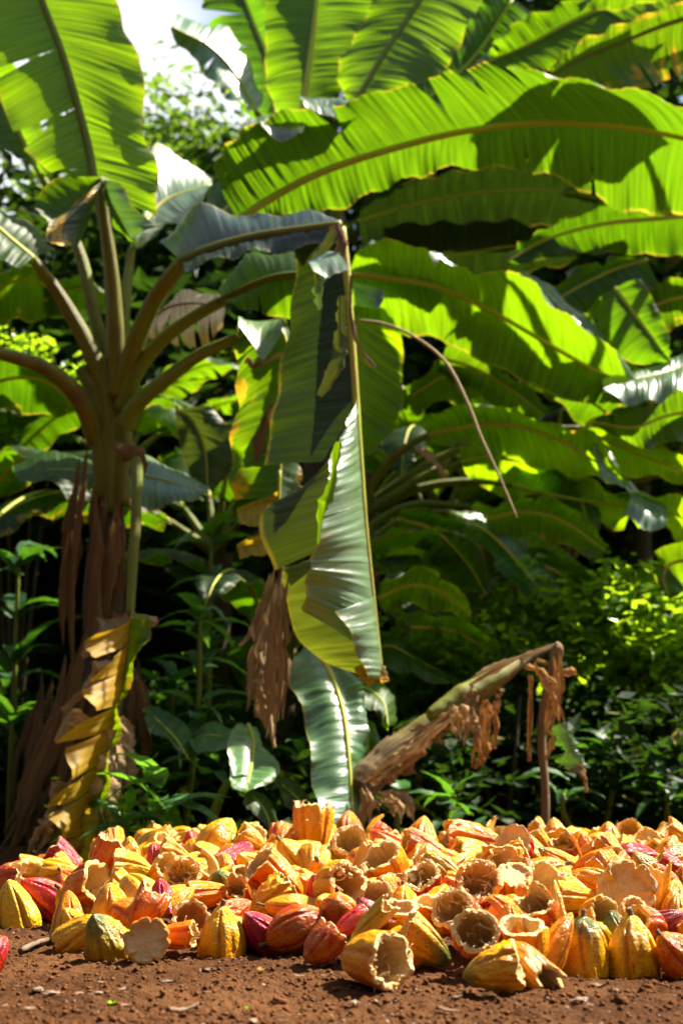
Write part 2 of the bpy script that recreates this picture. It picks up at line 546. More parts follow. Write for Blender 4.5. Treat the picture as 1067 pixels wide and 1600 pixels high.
M['husk'] = husk_material()
M['flesh'] = flesh_material('cut_husk_flesh', (0.78, 0.58, 0.30), (0.76, 0.46, 0.12), (0.70, 0.32, 0.03))
M['lining'] = flesh_material('husk_inner_lining', (0.80, 0.60, 0.32), (0.70, 0.46, 0.18), (0.56, 0.30, 0.07), 0.5, sc=3.0)
M['pulp'] = flesh_material('pulp_fibre', (0.80, 0.64, 0.42), (0.74, 0.52, 0.28), (0.70, 0.50, 0.28), 0.55, sc=9.0)
M['pod_stem'] = simple_material('pod_stalk', (0.10, 0.07, 0.035), (0.22, 0.16, 0.08), 40, 0.8)
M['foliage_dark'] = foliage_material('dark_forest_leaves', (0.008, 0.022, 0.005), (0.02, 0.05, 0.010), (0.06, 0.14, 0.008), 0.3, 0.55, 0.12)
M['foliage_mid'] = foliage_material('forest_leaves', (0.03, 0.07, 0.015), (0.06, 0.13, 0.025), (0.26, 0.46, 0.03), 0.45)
M['foliage_bright'] = foliage_material('sunlit_shrub_leaves', (0.08, 0.18, 0.02), (0.14, 0.27, 0.03), (0.55, 0.85, 0.02), 0.6, 0.28, 0.5)  # lit copy of the foliage; sunlight is put into colour and glow
M['green_stem'] = stem_material('green_sheath_skin', (0.12, 0.15, 0.012), (0.22, 0.22, 0.02), (0.20, 0.13, 0.03))

M['straw'] = stem_material('pale_straw', (0.38, 0.27, 0.14), (0.5, 0.38, 0.22), (0.34, 0.2, 0.1), (30, 30, 4), 0.75, 0.6)

# ------------------------------------------------------------------ ground
_FX = [-300, 60, 110, 160, 240, 350, 450, 520, 575, 640, 700, 740, 850, 900, 1067, 1400]
_FY = [3.35, 3.2, 2.78, 2.64, 2.62, 2.70, 2.70, 2.52, 2.40, 2.50, 2.52, 2.32, 2.34, 2.50, 2.52, 2.6]


def sstep(x):
    x = np.clip(x, 0, 1)
    return x * x * (3 - 2 * x)


def heap(x, y):
    """height of the pod centres of the heap above the soil"""
    y = np.maximum(y, 0.3)
    px = 533.5 + F_PX * x / y
    f = np.interp(px, _FX, _FY)
    t = y - f
    side = np.interp(px, [-100, 90, 230, 1400], [0.25, 0.35, 1, 1])
    h = 0.072 * sstep((t - 0.02) / 0.34) + 0.040 * sstep((t - 0.30) / 0.7)
    far = 1 - 0.85 * sstep((y - 4.35) / 0.5)
    return 0.040 + h * side * far, t


def soil_z(x, y):
    h, t = heap(x, y)
    mound = np.maximum(0, h - 0.085)
    rough = 0.016 * fbm(x * 3.1, y * 3.1, 5, 3) + 0.0075 * fbm(x * 16, y * 16, 11, 3) + 0.006 * fbm(x * 55, y * 55, 23, 3, 0.65)
    cl = vnoise(x * 85, y * 85, 71)
    rough = rough + 0.007 * np.maximum(0, cl - 0.12) * 2 + 0.006 * np.maximum(0, vnoise(x * 38, y * 38, 77) - 0.2) * 2
    near = np.where((y < 6) & (np.abs(x) < 2.6), 1.0, 0.4)
    return mound + rough * near


def axis_pts(lo, a, b, hi, fine, grow=1.25):
    core = list(np.arange(a, b, fine))
    left = []; st = fine; v = a
    while v > lo:
        st *= grow; v -= st; left.append(v)
    right = []; st = fine; v = core[-1]
    while v < hi:
        st *= grow; v += st; right.append(v)
    return np.array(left[::-1] + core + right)


gx = axis_pts(-70, -0.95, 0.95, 70, 0.0052, 1.12)
gy = axis_pts(-30, 1.85, 3.0, 130, 0.0052, 1.018)
GX, GY = np.meshgrid(gx, gy, indexing='ij')
GZ = soil_z(GX, GY)
gv = np.stack([GX, GY, GZ], -1).reshape(-1, 3)
ground = link('ground', mesh_np('ground', gv, grid_faces(len(gx), len(gy)), M['soil']))
tag(ground, kind='structure')

# hillside that closes the view behind the plants
hx = np.linspace(-70, 70, 90); hy = np.linspace(15, 120, 60)
HX, HY = np.meshgrid(hx, hy, indexing='ij')
HZ = -0.3 + (HY - 15) * 0.34 * sstep((HY - 15) / 12) + 1.2 * fbm(HX * 0.2, HY * 0.2, 3, 4) + 0.1 * np.maximum(0, HX) * sstep((HY - 15) / 15)
hill = link('hill', mesh_np('hill', np.stack([HX, HY, HZ], -1).reshape(-1, 3), grid_faces(90, 60), M['hill']))
tag(hill, kind='structure')


# ------------------------------------------------------------------ cacao pods
from mathutils import noise as mnoise


def n3(x, y, z, s=0.0):
    return mnoise.noise(Vector((x + s, y + s * 0.7, z - s)))


NT, NS = 80, 26


def pod_variant(kind, seed, thick=0.092, rim=0.05, shape='tip', pulp=0, flat=False, wart=0.0, stem=False, furd=1.0):
    """unit pod piece: width 1, axis z from -0.5 (closed end) to 0.5 (open end). Returns {part: mesh}."""
    R = random.Random(seed)
    sd = R.random() * 50
    a0, a1 = 0.0, 2 * math.pi
    shard = kind == 'shard'
    if shard:
        a1 = math.radians(R.uniform(150, 210)); a0 = 0
    nt = 44 if shard else NT
    th = np.linspace(a0, a1, nt, endpoint=shard)
    s = np.linspace(0, 1, NS) ** (1.0 if kind == 'whole' else 1.35)
    twist = R.uniform(-0.35, 0.35)
    bend = R.uniform(-0.06, 0.06)
    rr2 = min(rim, .06)
    rimo = np.array([rim * 2.2 * n3(math.cos(t) * 1.3, math.sin(t) * 1.3, 0, sd) + min(rim, .11) * .7 * n3(math.cos(t) * 3, math.sin(t) * 3, 3, sd) + rr2 * 0.45 * n3(math.cos(t) * 9, math.sin(t) * 9, 7, sd) for t in th])

    def prof(si):
        if kind == 'whole':
            g = (math.sin(math.pi * min(max(si, 0.0), 1.0)) ** 0.62) * (1 - 0.16 * (si - 0.4))
            if si > 0.9:
                g = max(g, 0.10 * (1 - (si - 0.9) * 9.5))
            return 0.5 * g
        if shape == 'tip':
            return 0.5 * (1 - (1 - si) ** 1.9) ** 0.70
        if shape == 'neck':
            return 0.5 * ((1 - (1 - si) ** 2.3) ** 0.62) * (1 - 0.10 * math.exp(-((si - 0.16) / 0.07) ** 2))
        return 0.5 * (1 - (1 - si) ** 2.6) ** 0.5

    def fur(t, si):
        tt = t + twist * si
        f = (1 - abs(math.sin(5 * tt))) ** 2.0
        deep = 0.55 + 0.45 * math.cos(5 * tt + 0.6)
        return f * deep

    outer = np.zeros((nt, NS, 3)); furv = np.zeros((nt, NS)); axv = np.zeros((nt, NS))
    inner = np.zeros((nt, NS, 3))
    for i, t in enumerate(th):
        for j, si in enumerate(s):
            r = prof(si)
            f = fur(t, si)
            env = min(1, si * 5) * (min(1, (1 - si) * 5) if kind == 'whole' else 1)
            ct, st = math.cos(t), math.sin(t)
            lump = 0.11 * n3(ct * 1.1, st * 1.1, si * 1.6, sd) + 0.035 * n3(ct * 4, st * 4, si * 5, sd)
            if wart:
                w = n3(ct * 6, st * 6, si * 8, sd + 5)
                lump += wart * max(0, w) * 1.6 + wart * 0.4 * n3(ct * 14, st * 14, si * 18, sd)
            lump += 0.010 * n3(ct * 9, st * 9, si * 3, sd)
            rr = r * (1 - 0.17 * furd * f * env + lump * env + 0.02 * math.cos(5 * (t + twist * si) + 0.6) * env)
            z = -0.5 + si * (1 + (rimo[i] * si ** 2 if kind != 'whole' else 0))
            outer[i, j] = (rr * ct + bend * math.sin(si * math.pi), rr * st, z)
            furv[i, j] = f * env; axv[i, j] = si
            ri = max(0.004, min(rr - thick * (0.9 + 0.25 * n3(ct * 2, st * 2, si, sd)), prof(si) - thick * 0.8))
            zi = z if si > 0.2 else z + (0.2 - si) * thick * 5
            inner[i, j] = (ri * ct + bend * math.sin(si * math.pi), ri * st, zi)
    out = {}
    me = mesh_np('husk', outer.reshape(-1, 3), grid_faces(nt, NS, wrap_u=not shard), M['husk'], attrs={'furrow': furv.ravel(), 'axial': axv.ravel()})
    out['husk'] = me
    if kind != 'whole':
        # cut edge between skin and lining
        nr = 6
        ring = np.zeros((nt, nr, 3))
        for i, t in enumerate(th):
            for k in range(nr):
                q = k / (nr - 1)
                p = outer[i, -1] * (1 - q) + inner[i, -1] * q
                if 0 < k < nr - 1:
                    p = p + np.array([0, 0, (0.012 + 0.03 * n3(math.cos(t) * 9 + q * 3, math.sin(t) * 9, q * 4, sd)) * (0.8 + 3 * min(rim, .1))])
                ring[i, k] = p
        rf = [(ring.reshape(-1, 3), grid_faces(nt, nr, wrap_u=not shard))]
        if shard:
            for i in (0, nt - 1):
                e = np.zeros((NS, 4, 3))
                for k in range(4):
                    q = k / 3
                    e[:, k] = outer[i] * (1 - q) + inner[i] * q
                    if 0 < k < 3:
                        for j in range(NS):
                            e[j, k] += 0.02 * n3(j * 0.7, k, i, sd)
                rf.append((e.reshape(-1, 3), grid_faces(NS, 4)))
        v, f = join_np(rf)
        out['cut_edge'] = mesh_np('cut_edge', v, f, M['flesh'])
        if flat:
            # the chamber is not open: flat cut face with a shallow dish
            nq = 9
            d = np.zeros((nt, nq, 3))
            cz = 0.5 - 0.07
            for i, t in enumerate(th):
                for k in range(nq):
                    q = k / (nq - 1)
                    e = inner[i, -1]
                    dep = -0.07 * (1 - (1 - min(1, q * 3.0)) ** 2)
                    d[i, k] = (e[0] * (1 - q), e[1] * (1 - q), e[2] * (1 - min(1, 3 * q)) + 0.5 * min(1, 3 * q) + dep + 0.02 * n3(e[0] * (1 - q) * 8, e[1] * (1 - q) * 8, 0, sd))
            out['lining'] = mesh_np('lining', d.reshape(-1, 3), grid_faces(nt, nq, wrap_u=True), M['lining'])
        else:
            out['lining'] = mesh_np('lining', inner[:, ::-1].reshape(-1, 3), grid_faces(nt, NS, wrap_u=not shard), M['lining'])
    if pulp:
        parts = []
        for k in range(int(6 * pulp)):
            th0 = R.uniform(0, 6.28)
            r0 = R.uniform(0.15, 0.42)
            z0 = R.uniform(0.1, 0.42)
            p = np.array([r0 * math.cos(th0), r0 * math.sin(th0), z0])
            pts = [p]
            d = np.array([R.uniform(-1, 1), R.uniform(-1, 1), R.uniform(-0.2, 0.9)])
            for q in range(4):
                d = d + np.array([R.uniform(-1, 1), R.uniform(-1, 1), R.uniform(-0.7, 0.7)])
                p = p + d / np.linalg.norm(d) * R.uniform(0.06, 0.12)
                pts.append(p.copy())
            w = R.uniform(0.012, 0.03)
            parts.append(tube_np(pts, [w, w * 0.8, w * 0.4], 5, 12, flat=R.uniform(0.4, 1)))
        # lumps of pulp stuck inside the wall
        for k in range(1 + 2 * pulp):
            th0 = R.uniform(0, 6.28)
            r0 = R.uniform(0.22, 0.36); z0 = R.uniform(0.0, 0.38)
            cx, cy = r0 * math.cos(th0), r0 * math.sin(th0)
            nu, nv = 14, 9
            vv = np.zeros((nu, nv, 3)); rad = R.uniform(0.04, 0.085)
            for i in range(nu):
                for j in range(nv):
                    a, e = 2 * math.pi * i / nu, math.pi * j / (nv - 1)
                    nx, ny, nz = math.cos(a) * math.sin(e), math.sin(a) * math.sin(e), math.cos(e)
                    rr = rad * (1 + 0.9 * n3(nx * 2.5, ny * 2.5, nz * 2.5, sd + k) + 0.4 * n3(nx * 7, ny * 7, nz * 7, sd + k))
                    vv[i, j] = (cx + nx * rr, cy + ny * rr, z0 + nz * rr * 1.1)
            parts.append((vv.reshape(-1, 3), grid_faces(nu, nv, wrap_u=True)))
        # frayed tufts on the rim
        for k in range(12 * pulp):
            th0 = R.uniform(0, 6.28)
            p = np.array([0.42 * math.cos(th0), 0.42 * math.sin(th0), 0.49])
            q = p + np.array([R.uniform(-.08, .08), R.uniform(-.08, .08), R.uniform(0.02, 0.10)])
            q2 = q + np.array([R.uniform(-.07, .07), R.uniform(-.07, .07), R.uniform(-0.04, 0.07)])
            parts.append(tube_np([p, q, q2], [0.018, 0.010, 0.003], 5, 7))
        v, f = join_np(parts)
        out['pulp'] = mesh_np('pulp', v, f, M['pulp'])
    if stem:
        v, f = tube_np([(0, 0, -0.44), (0.01, 0.0, -0.52), (0.04, 0.02, -0.60)], [0.075, 0.05, 0.06], 9, 7, rough=0.2, seed=seed)
        out['stalk'] = mesh_np('stalk', v, f, M['pod_stem'])
    return out


V = {
    'tip': [pod_variant('half', 11, shape='tip'), pod_variant('half', 12, shape='tip', rim=0.08), pod_variant('half', 13, shape='tip', furd=1.4), pod_variant('half', 14, shape='tip', wart=0.02)],
    'neck': [pod_variant('half', 21, shape='neck', stem=True, furd=1.35), pod_variant('half', 22, shape='neck', stem=True, rim=0.07, furd=1.2), pod_variant('half', 23, shape='round', stem=True)],
    'bowl': [pod_variant('half', 31, shape='round', rim=0.04, thick=0.12), pod_variant('half', 32, shape='round', rim=0.07, thick=0.115), pod_variant('half', 33, shape='round', rim=0.05, thick=0.15)],
    'pulp': [pod_variant('half', 41, shape='round', rim=0.07, pulp=2, thick=.125), pod_variant('half', 42, shape='round', rim=0.05, pulp=1, thick=.12), pod_variant('half', 43, shape='tip', rim=0.10, pulp=3, thick=.13)],
    'flat': [pod_variant('half', 51, shape='round', rim=0.03, flat=True, thick=0.10, furd=1.6), pod_variant('half', 52, shape='tip', rim=0.04, flat=True, thick=0.12)],
    'torn': [pod_variant('half', 61, shape='tip', rim=0.24, pulp=1, thick=.11), pod_variant('half', 62, shape='round', rim=0.20, thick=0.13)],
    'shard': [pod_variant('shard', 71, shape='round', rim=0.12), pod_variant('shard', 72, shape='tip', rim=0.16)],
    'whole': [pod_variant('whole', 81, furd=1.1, stem=True), pod_variant('whole', 82, furd=0.8, wart=0.03, stem=True)],
    'wart': [pod_variant('half', 91, shape='tip', wart=0.11, furd=0.8), pod_variant('half', 92, shape='tip', wart=0.05, furd=1.2)],
}
COL = {
    'Y': (0.76, 0.37, 0.003), 'PY': (0.80, 0.46, 0.022), 'A': (0.76, 0.30, 0.002), 'O': (0.75, 0.195, 0.001), 'OB': (0.50, 0.11, 0.003),
    'R': (0.56, 0.022, 0.006), 'CR': (0.42, 0.008, 0.012), 'PK': (0.32, 0.04, 0.06), 'OL': (0.44, 0.28, 0.004), 'SAL': (0.74, 0.16, 0.018),
}


def place_pod(pos, w, L, kind, d, col, label, green=0.0, roll=None, group='broken cacao pods heaped on the soil', var=None):
    vs = V[kind]
    mv = vs[(var if var is not None else random.randrange(len(vs))) % len(vs)]
    c = COL[col]
    j = random.uniform(-0.06, 0.06)
    c = (max(0, c[0] * (1 + j)), max(0, c[1] * (1 + j * 2)), c[2])
    e = empty('cacao_pod', pos, label, 'cacao pod', group)
    dv = Vector((d[0], -d[2], d[1])).normalized()
    q = dv.to_track_quat('Z', 'Y') @ Quaternion((0, 0, 1), roll if roll is not None else random.uniform(0, 6.28))
    e.rotation_mode = 'QUATERNION'
    e.rotation_quaternion = q
    e.scale = (w, w * random.uniform(0.94, 1.0), L)
    for nm, me in mv.items():
        o = link(nm, me, e)
        o.color = (*c, 1 - green)
    return e


def heap_hit(px, py, lift=0.0):
    ys = np.linspace(1.9, 4.9, 600)
    u = (px - 533.5) / F_PX; v = (800 - py) / F_PX
    k = ys / (CP - v * SP)
    x = u * k; z = CAM_Z + (SP + v * CP) * k
    h, t = heap(x, ys)
    i = np.argmax(z <= h + lift)
    if not (z <= h + lift).any():
        i = len(ys) - 20
    return x[i], ys[i], z[i]


G_ = 'broken cacao pods heaped on the soil'
# px, py, width px, length px, kind, (right, up, towards camera) of the open end, colour, greenness, label
PODS = [
 (22,1417,68,84,'tip',(.15,-1,-.3),'PY',0,'pale yellow ribbed pod half standing dome up at the left end of the heap'),
 (6,1376,48,50,'torn',(1,.2,.1),'SAL',0,'dusty brick red husk stub behind the pale yellow pod at the left edge'),
 (66,1399,60,76,'tip',(.7,-.55,-.3),'R',0,'bright red ribbed pod half beside the pale yellow pod at the left end'),
 (72,1364,44,72,'tip',(-1,.12,.05),'PY',0,'pale yellow pod half lying behind the bright red one at the left end'),
 (106,1345,40,56,'tip',(-.75,.6,.05),'CR',0,'glossy crimson pod tip leaning in front of the yellowing dead banana leaf'),
 (130,1386,62,66,'bowl',(.8,.3,.6),'O',0,'orange pod half opening to the right with a clean cream bowl'),
 (172,1411,62,60,'tip',(0,-1,-.15),'A',0,'amber pod half standing tip up just behind the green yellow pod'),
 (162,1463,74,78,'wart',(.35,-.85,-.45),'OL',.28,'smooth green yellow pod half at the front left of the heap on bare soil'),
 (229,1470,64,60,'flat',(.12,.12,1),'O',0,'orange pod end cut flat with a dirt blackened lobed rim facing the viewer'),
 (226,1424,50,56,'torn',(.3,.55,-.3),'OB',0,'rough orange brown husk piece propped on the flat cut pod end'),
 (252,1399,46,50,'tip',(.1,-1,.05),'CR',0,'small crimson pink pod half standing dome up with white streaks'),
 (164,1352,54,66,'pulp',(.5,.75,-.1),'O',0,'orange pod half opening upward with white pulp along its rim, left side'),
 (209,1358,50,58,'wart',(-1,.1,.1),'PY',0,'shiny pale yellow ribbed pod lying sideways under the white pulped one'),
 (203,1328,38,40,'tip',(0,-1,-.1),'Y',0,'small yellow pod dome peeping over the back on the left'),
 (243,1335,32,34,'torn',(.2,-.8,.2),'R',0,'small orange red rough husk at the back left of the heap'),
 (277,1340,42,52,'tip',(-.85,.3,.2),'A',0,'amber husk piece with pale flat side behind the two brown bowls'),
 (255,1363,44,44,'bowl',(.5,.45,.8),'A',0,'amber bowl with shaded brown inside, left one of two touching bowls'),
 (290,1373,54,50,'pulp',(-.1,.3,1),'A',0,'amber bowl facing the viewer with white pulp hanging at its right rim'),
 (339,1318,58,84,'whole',(.5,.85,-.1),'Y',0,'tall striped yellow pod leaning at the top left skyline of the heap'),
 (324,1354,38,48,'shard',(-.6,.6,.1),'Y',0,'yellow husk slice leaning under the striped yellow pod'),
 (369,1338,42,62,'torn',(-.7,-.5,.5),'R',0,'red husk with a dark hole beside the striped yellow pod'),
 (345,1376,44,44,'tip',(0,-.5,-.85),'OL',.3,'olive pod bottom in shade below the red husk with the hole'),
 (396,1318,42,52,'tip',(-.7,.4,.2),'A',0,'amber half pod on the skyline just right of the striped yellow pod'),
 (331,1397,42,64,'tip',(-1,-.1,.35),'O',0,'orange pod with yellow topside lying level left of the olive one'),
 (286,1404,36,44,'tip',(-.5,-.5,.1),'Y',0,'yellow orange pod shoulder touching the crimson pink one'),
 (299,1440,56,50,'bowl',(.1,.25,1),'A',0,'amber bowl facing the viewer low at the front left'),
 (270,1462,38,62,'pulp',(.95,.1,.2),'O',0,'narrow orange pod with white pulp at its right end beside the flat cut pod'),
 (347,1455,68,74,'neck',(0,-1,-.1),'Y',0,'ochre yellow pod half standing stalk up at the front edge, left of the crimson pod'),
 (371,1420,38,46,'wart',(-.6,-.3,.2),'SAL',0,'wrinkled salmon husk end behind the ochre standing pod'),
 (406,1450,58,74,'tip',(.55,-.6,-.5),'CR',0,'dark crimson scarred pod half beside the large orange brown whole pod'),
 (463,1451,66,98,'whole',(.85,.42,.1),'OB',0,'large orange brown whole pod with its stalk to the left on the soil'),
 (468,1420,40,104,'whole',(1,-.1,0),'Y',0,'long bright yellow pod lying level behind the orange brown whole pod'),
 (500,1480,54,60,'neck',(.6,.55,-.3),'OB',0,'orange brown pod half with a curled stalk low on its left'),
 (545,1447,42,54,'tip',(.7,.35,-.3),'R',0,'small bright red pod half tucked above the orange brown one'),
 (580,1424,40,62,'torn',(.6,-.5,.4),'PK',0,'bruised purple pink husk strip above the small red pod half'),
 (575,1499,80,96,'pulp',(.7,.1,.85),'A',0,'big amber pod half at the front opening right with frayed white pulp'),
 (583,1453,52,90,'shard',(.5,.5,.2),'OL',.2,'olive yellow husk slab resting on the big front pod half'),
 (668,1480,60,86,'tip',(-.8,.62,.1),'Y',.42,'yellow pod with a green tip pointing down right at the front'),
 (488,1309,62,84,'pulp',(.05,.95,-.15),'A',0,'tall amber pod half standing upright above the skyline with pulp on top'),
 (455,1337,54,58,'neck',(.55,-.75,-.2),'PY',0,'pale yellow wrinkled pod with its stalk end up, left of the tall upright pod'),
 (444,1304,30,34,'tip',(-.2,-.8,.2),'O',0,'small orange pod end at the back left of the tall upright pod'),
 (391,1356,52,60,'tip',(.5,-.6,-.4),'Y',0,'deeply ribbed yellow pod half beside the large grey mouthed pod'),
 (436,1378,62,84,'bowl',(-.75,.62,.3),'O',0,'large orange pod half lying with its grey shaded mouth to the upper left'),
 (377,1395,36,46,'torn',(-.3,.4,.7),'OB',0,'tattered tan fibrous husk scrap below the grey mouthed pod'),
 (522,1386,64,74,'pulp',(.55,.25,.85),'Y',0,'yellow pod half facing right full of white stringy pulp, centre of heap'),
 (545,1293,48,52,'tip',(0,-.8,.3),'O',0,'orange pod dome on the skyline right of the tall upright pod'),
 (533,1312,32,36,'tip',(.1,-.7,.3),'O',0,'small orange pod end just right of the tall upright pod'),
 (550,1325,50,46,'bowl',(-.2,.55,.85),'A',0,'amber bowl with grey shaded inside below the orange skyline dome'),
 (600,1317,44,56,'tip',(.6,-.5,.1),'SAL',0,'pointed salmon orange pod end near the skyline, right of centre'),
 (580,1343,42,42,'bowl',(-.1,.25,1),'A',0,'small amber bowl facing the viewer beneath the pointed salmon pod'),
 (557,1354,46,66,'shard',(.4,.8,.4),'Y',0,'upright yellow shard with a white torn edge in the centre'),
 (612,1364,64,68,'bowl',(-.5,.7,.45),'A',0,'large amber bowl opening up left with ribbed right side, right of centre'),
 (660,1308,54,62,'tip',(-.1,-1,.05),'A',0,'amber dome with upright ribs on the skyline left of the wrinkled orange pod'),
 (676,1338,46,92,'tip',(-.85,.42,.15),'SAL',0,'salmon topped ribbed pod sloping down right, behind the red fibre cup'),
 (694,1362,46,84,'tip',(-.85,.5,.1),'OL',.15,'yellow olive ribbed pod sloping down right under the salmon one'),
 (667,1389,56,56,'pulp',(-.4,.78,.6),'R',0,'red skinned cup tipped up left with straw fibres inside'),
 (630,1407,46,46,'neck',(0,-1,-.05),'Y',0,'yellow pod top with an upright brown stalk in front of the large amber bowl'),
 (584,1411,50,48,'bowl',(.2,.55,.85),'PY',0,'cream lined broken bowl left of the pod with upright stalk'),
 (622,1440,54,46,'bowl',(0,.95,.3),'A',0,'thin rimmed amber cup opening upward above the green tipped pod'),
 (668,1433,46,46,'bowl',(.1,.92,.35),'O',0,'orange cup opening upward right of the thin rimmed one'),
 (744,1316,56,90,'wart',(-1,.06,.12),'O',0,'large wrinkled orange pod lying level on the skyline, cut end left'),
 (811,1328,56,56,'flat',(-.45,.38,.85),'R',0,'red pod with a cream cut face turned left on the skyline'),
 (748,1392,66,70,'pulp',(-.05,.48,.9),'R',0,'red orange cup facing the viewer with a small tuft of fibres'),
 (801,1389,52,56,'flat',(.05,.8,.6),'A',0,'amber cup opening upward with pale flat floor, right of the red orange cup'),
 (722,1349,38,50,'tip',(-.5,-.4,.1),'Y',0,'small yellow ribbed pod end below the large wrinkled orange pod'),
 (764,1360,52,70,'torn',(.4,.3,.75),'OB',0,'ragged tan and brown husk with dark hollow between two red pods'),
 (820,1369,46,48,'bowl',(-.6,.3,.8),'OB',0,'brown amber bowl in shade below the red pod with cream cut face'),
 (846,1366,40,42,'tip',(0,-.5,-.6),'SAL',0,'pale orange smooth pod bottom right of the shaded brown bowl'),
 (873,1380,52,58,'wart',(-.4,-.6,.1),'A',0,'knobbly amber pod half left of the flat yellow husks'),
 (868,1343,36,62,'tip',(.8,-.5,-.1),'A',.25,'long amber pod with a greenish tip pointing up left, right of the red pod'),
 (868,1303,44,48,'tip',(.1,-.9,.1),'A',0,'amber ribbed dome under the foot of the standing dry stalk'),
 (850,1322,34,46,'tip',(-.5,.5,0),'Y',0,'small pale yellow pod behind the red pod with cream cut face'),
 (893,1333,36,60,'torn',(-.4,.4,.5),'O',0,'orange broken husk with dark inside right of the amber dome'),
 (914,1322,34,40,'tip',(.2,-.8,0),'O',0,'small orange pod dome near the skyline on the right'),
 (950,1308,46,46,'tip',(0,-.9,-.1),'A',0,'amber dome on the right skyline behind the blocky yellow pod'),
 (955,1329,38,38,'wart',(-.3,.3,-.4),'Y',0,'blocky yellow pod end left of the dark red whole pod'),
 (991,1303,36,36,'bowl',(-.6,.4,.7),'PY',0,'pale ragged bowl on the right skyline'),
 (1009,1317,36,34,'flat',(.1,.4,.9),'Y',0,'small yellow cup with cream floor behind the dark red whole pod'),
 (989,1340,42,72,'whole',(1,.08,.05),'CR',0,'dark red whole pod lying level among yellow ones on the right'),
 (1045,1330,44,50,'tip',(-.3,-.8,-.1),'A',0,'amber dome pod right of the dark red whole pod'),
 (1061,1305,34,44,'tip',(-.7,.4,.1),'Y',0,'small yellow pod piece at the far right skyline'),
 (1033,1306,28,34,'tip',(-.4,-.6,.1),'O',0,'small orange pod bit on the right skyline beside the pale ragged bowl'),
 (1010,1357,48,58,'wart',(.5,-.6,.1),'OL',0,'olive yellow rough pod half under the dark red whole pod'),
 (1053,1357,36,52,'tip',(-.8,.5,0),'R',0,'bright red pod piece at the right edge of the heap'),
 (963,1354,32,42,'wart',(-.6,.4,0),'OL',.2,'little green yellow wrinkled pod left of the olive one'),
 (925,1354,50,64,'torn',(.7,.1,.4),'O',0,'broken orange pod showing a ragged pale end above the huge cream bowl'),
 (976,1402,84,84,'flat',(-.1,.38,.95),'A',0,'huge cream floored bowl with brown spots facing the viewer at right'),
 (1022,1399,40,66,'shard',(.1,.95,.1),'PY',0,'upright yellow white slab leaning on the huge cream floored bowl'),
 (1042,1376,38,48,'wart',(-.8,.2,.2),'OB',0,'brown wrinkled husk right of the huge cream floored bowl'),
 (1052,1398,46,48,'tip',(-.2,-.8,.1),'PY',.1,'pale yellow smooth pod half at the right edge'),
 (908,1405,44,70,'tip',(-.95,.1,.1),'Y',0,'flat yellow pod lying level left of the huge cream floored bowl'),
 (918,1378,40,62,'shard',(.9,-.2,.3),'A',0,'amber strip of husk left of the huge bowl'),
 (846,1430,56,76,'torn',(-.4,.5,.75),'OB',0,'broken hollow husk with stringy dark inside left of the warty pod'),
 (872,1412,38,70,'shard',(.1,-.9,.2),'PY',0,'upright yellow shard beside the stringy dark hollow'),
 (785,1428,54,66,'shard',(.6,-.6,.2),'O',0,'plain orange slab leaning behind the amber standing tip'),
 (800,1446,64,68,'tip',(.12,-1,0),'A',0,'amber pod half standing tip up in front of the orange slab'),
 (722,1436,66,72,'pulp',(-.5,.5,.75),'SAL',0,'pod half full of white pulp with pink skin at its right'),
 (744,1468,66,72,'pulp',(-.1,.42,.9),'O',0,'orange bowl with strands of white pulp just behind the nearest pod'),
 (765,1516,66,82,'wart',(.95,.22,.05),'Y',.22,'bright yellow knobbly pod nearest the viewer with a green stalk end'),
 (822,1505,52,82,'torn',(.55,-.5,.55),'A',0,'torn amber husk with dark brown edge right of the nearest pod'),
 (872,1466,46,84,'wart',(-.45,-.75,.1),'A',0,'slim warty golden pod leaning up right at the front'),
 (912,1477,72,82,'neck',(0,-1,-.05),'Y',.3,'standing yellow pod half with a green and purple stalk end, left of its twin'),
 (988,1476,76,86,'neck',(.05,-1,-.05),'Y',.05,'standing yellow pod half with dark cracks and a notched foot'),
 (928,1432,50,48,'bowl',(.45,.3,.8),'Y',0,'yellow rimmed cream bowl behind the standing green topped pod'),
 (960,1444,44,44,'tip',(.3,-.8,-.2),'OL',.4,'dark olive pod end between the two standing yellow pods'),
 (987,1428,36,36,'bowl',(0,.6,.7),'A',0,'small amber rimmed cup right below the huge cream floored bowl'),
 (1014,1448,52,62,'bowl',(-.75,.2,.6),'OB',0,'ribbed brownish bowl turned left, beside the pink purple pod'),
 (1047,1440,42,52,'tip',(-.6,-.4,-.3),'PK',0,'pink purple pod shoulder at the right edge'),
 (1051,1484,60,60,'neck',(.6,-.7,-.1),'O',0,'deep orange ribbed pod half on the soil at the right edge'),
 (1054,1420,38,48,'tip',(-.2,-.9,0),'Y',0,'yellow pod half above the pink purple one at the right edge'),
 (-8,1487,54,54,'tip',(-.5,-.6,0),'R',0,'orange red pod cut off by the left edge, lying alone in front'),
]
placed = []
for (px, py, w, L, kind, d, col, green, label) in PODS:
    x, y, z = heap_hit(px, py)
    k = y / F_PX * math.hypot(1, 0.05)
    if px < 0:
        z = max(z, 0.035)
    place_pod((x, y, z), w * k * 1.09, L * k * 1.04, kind, d, col, label, green)
    placed.append((x, y, w * k))
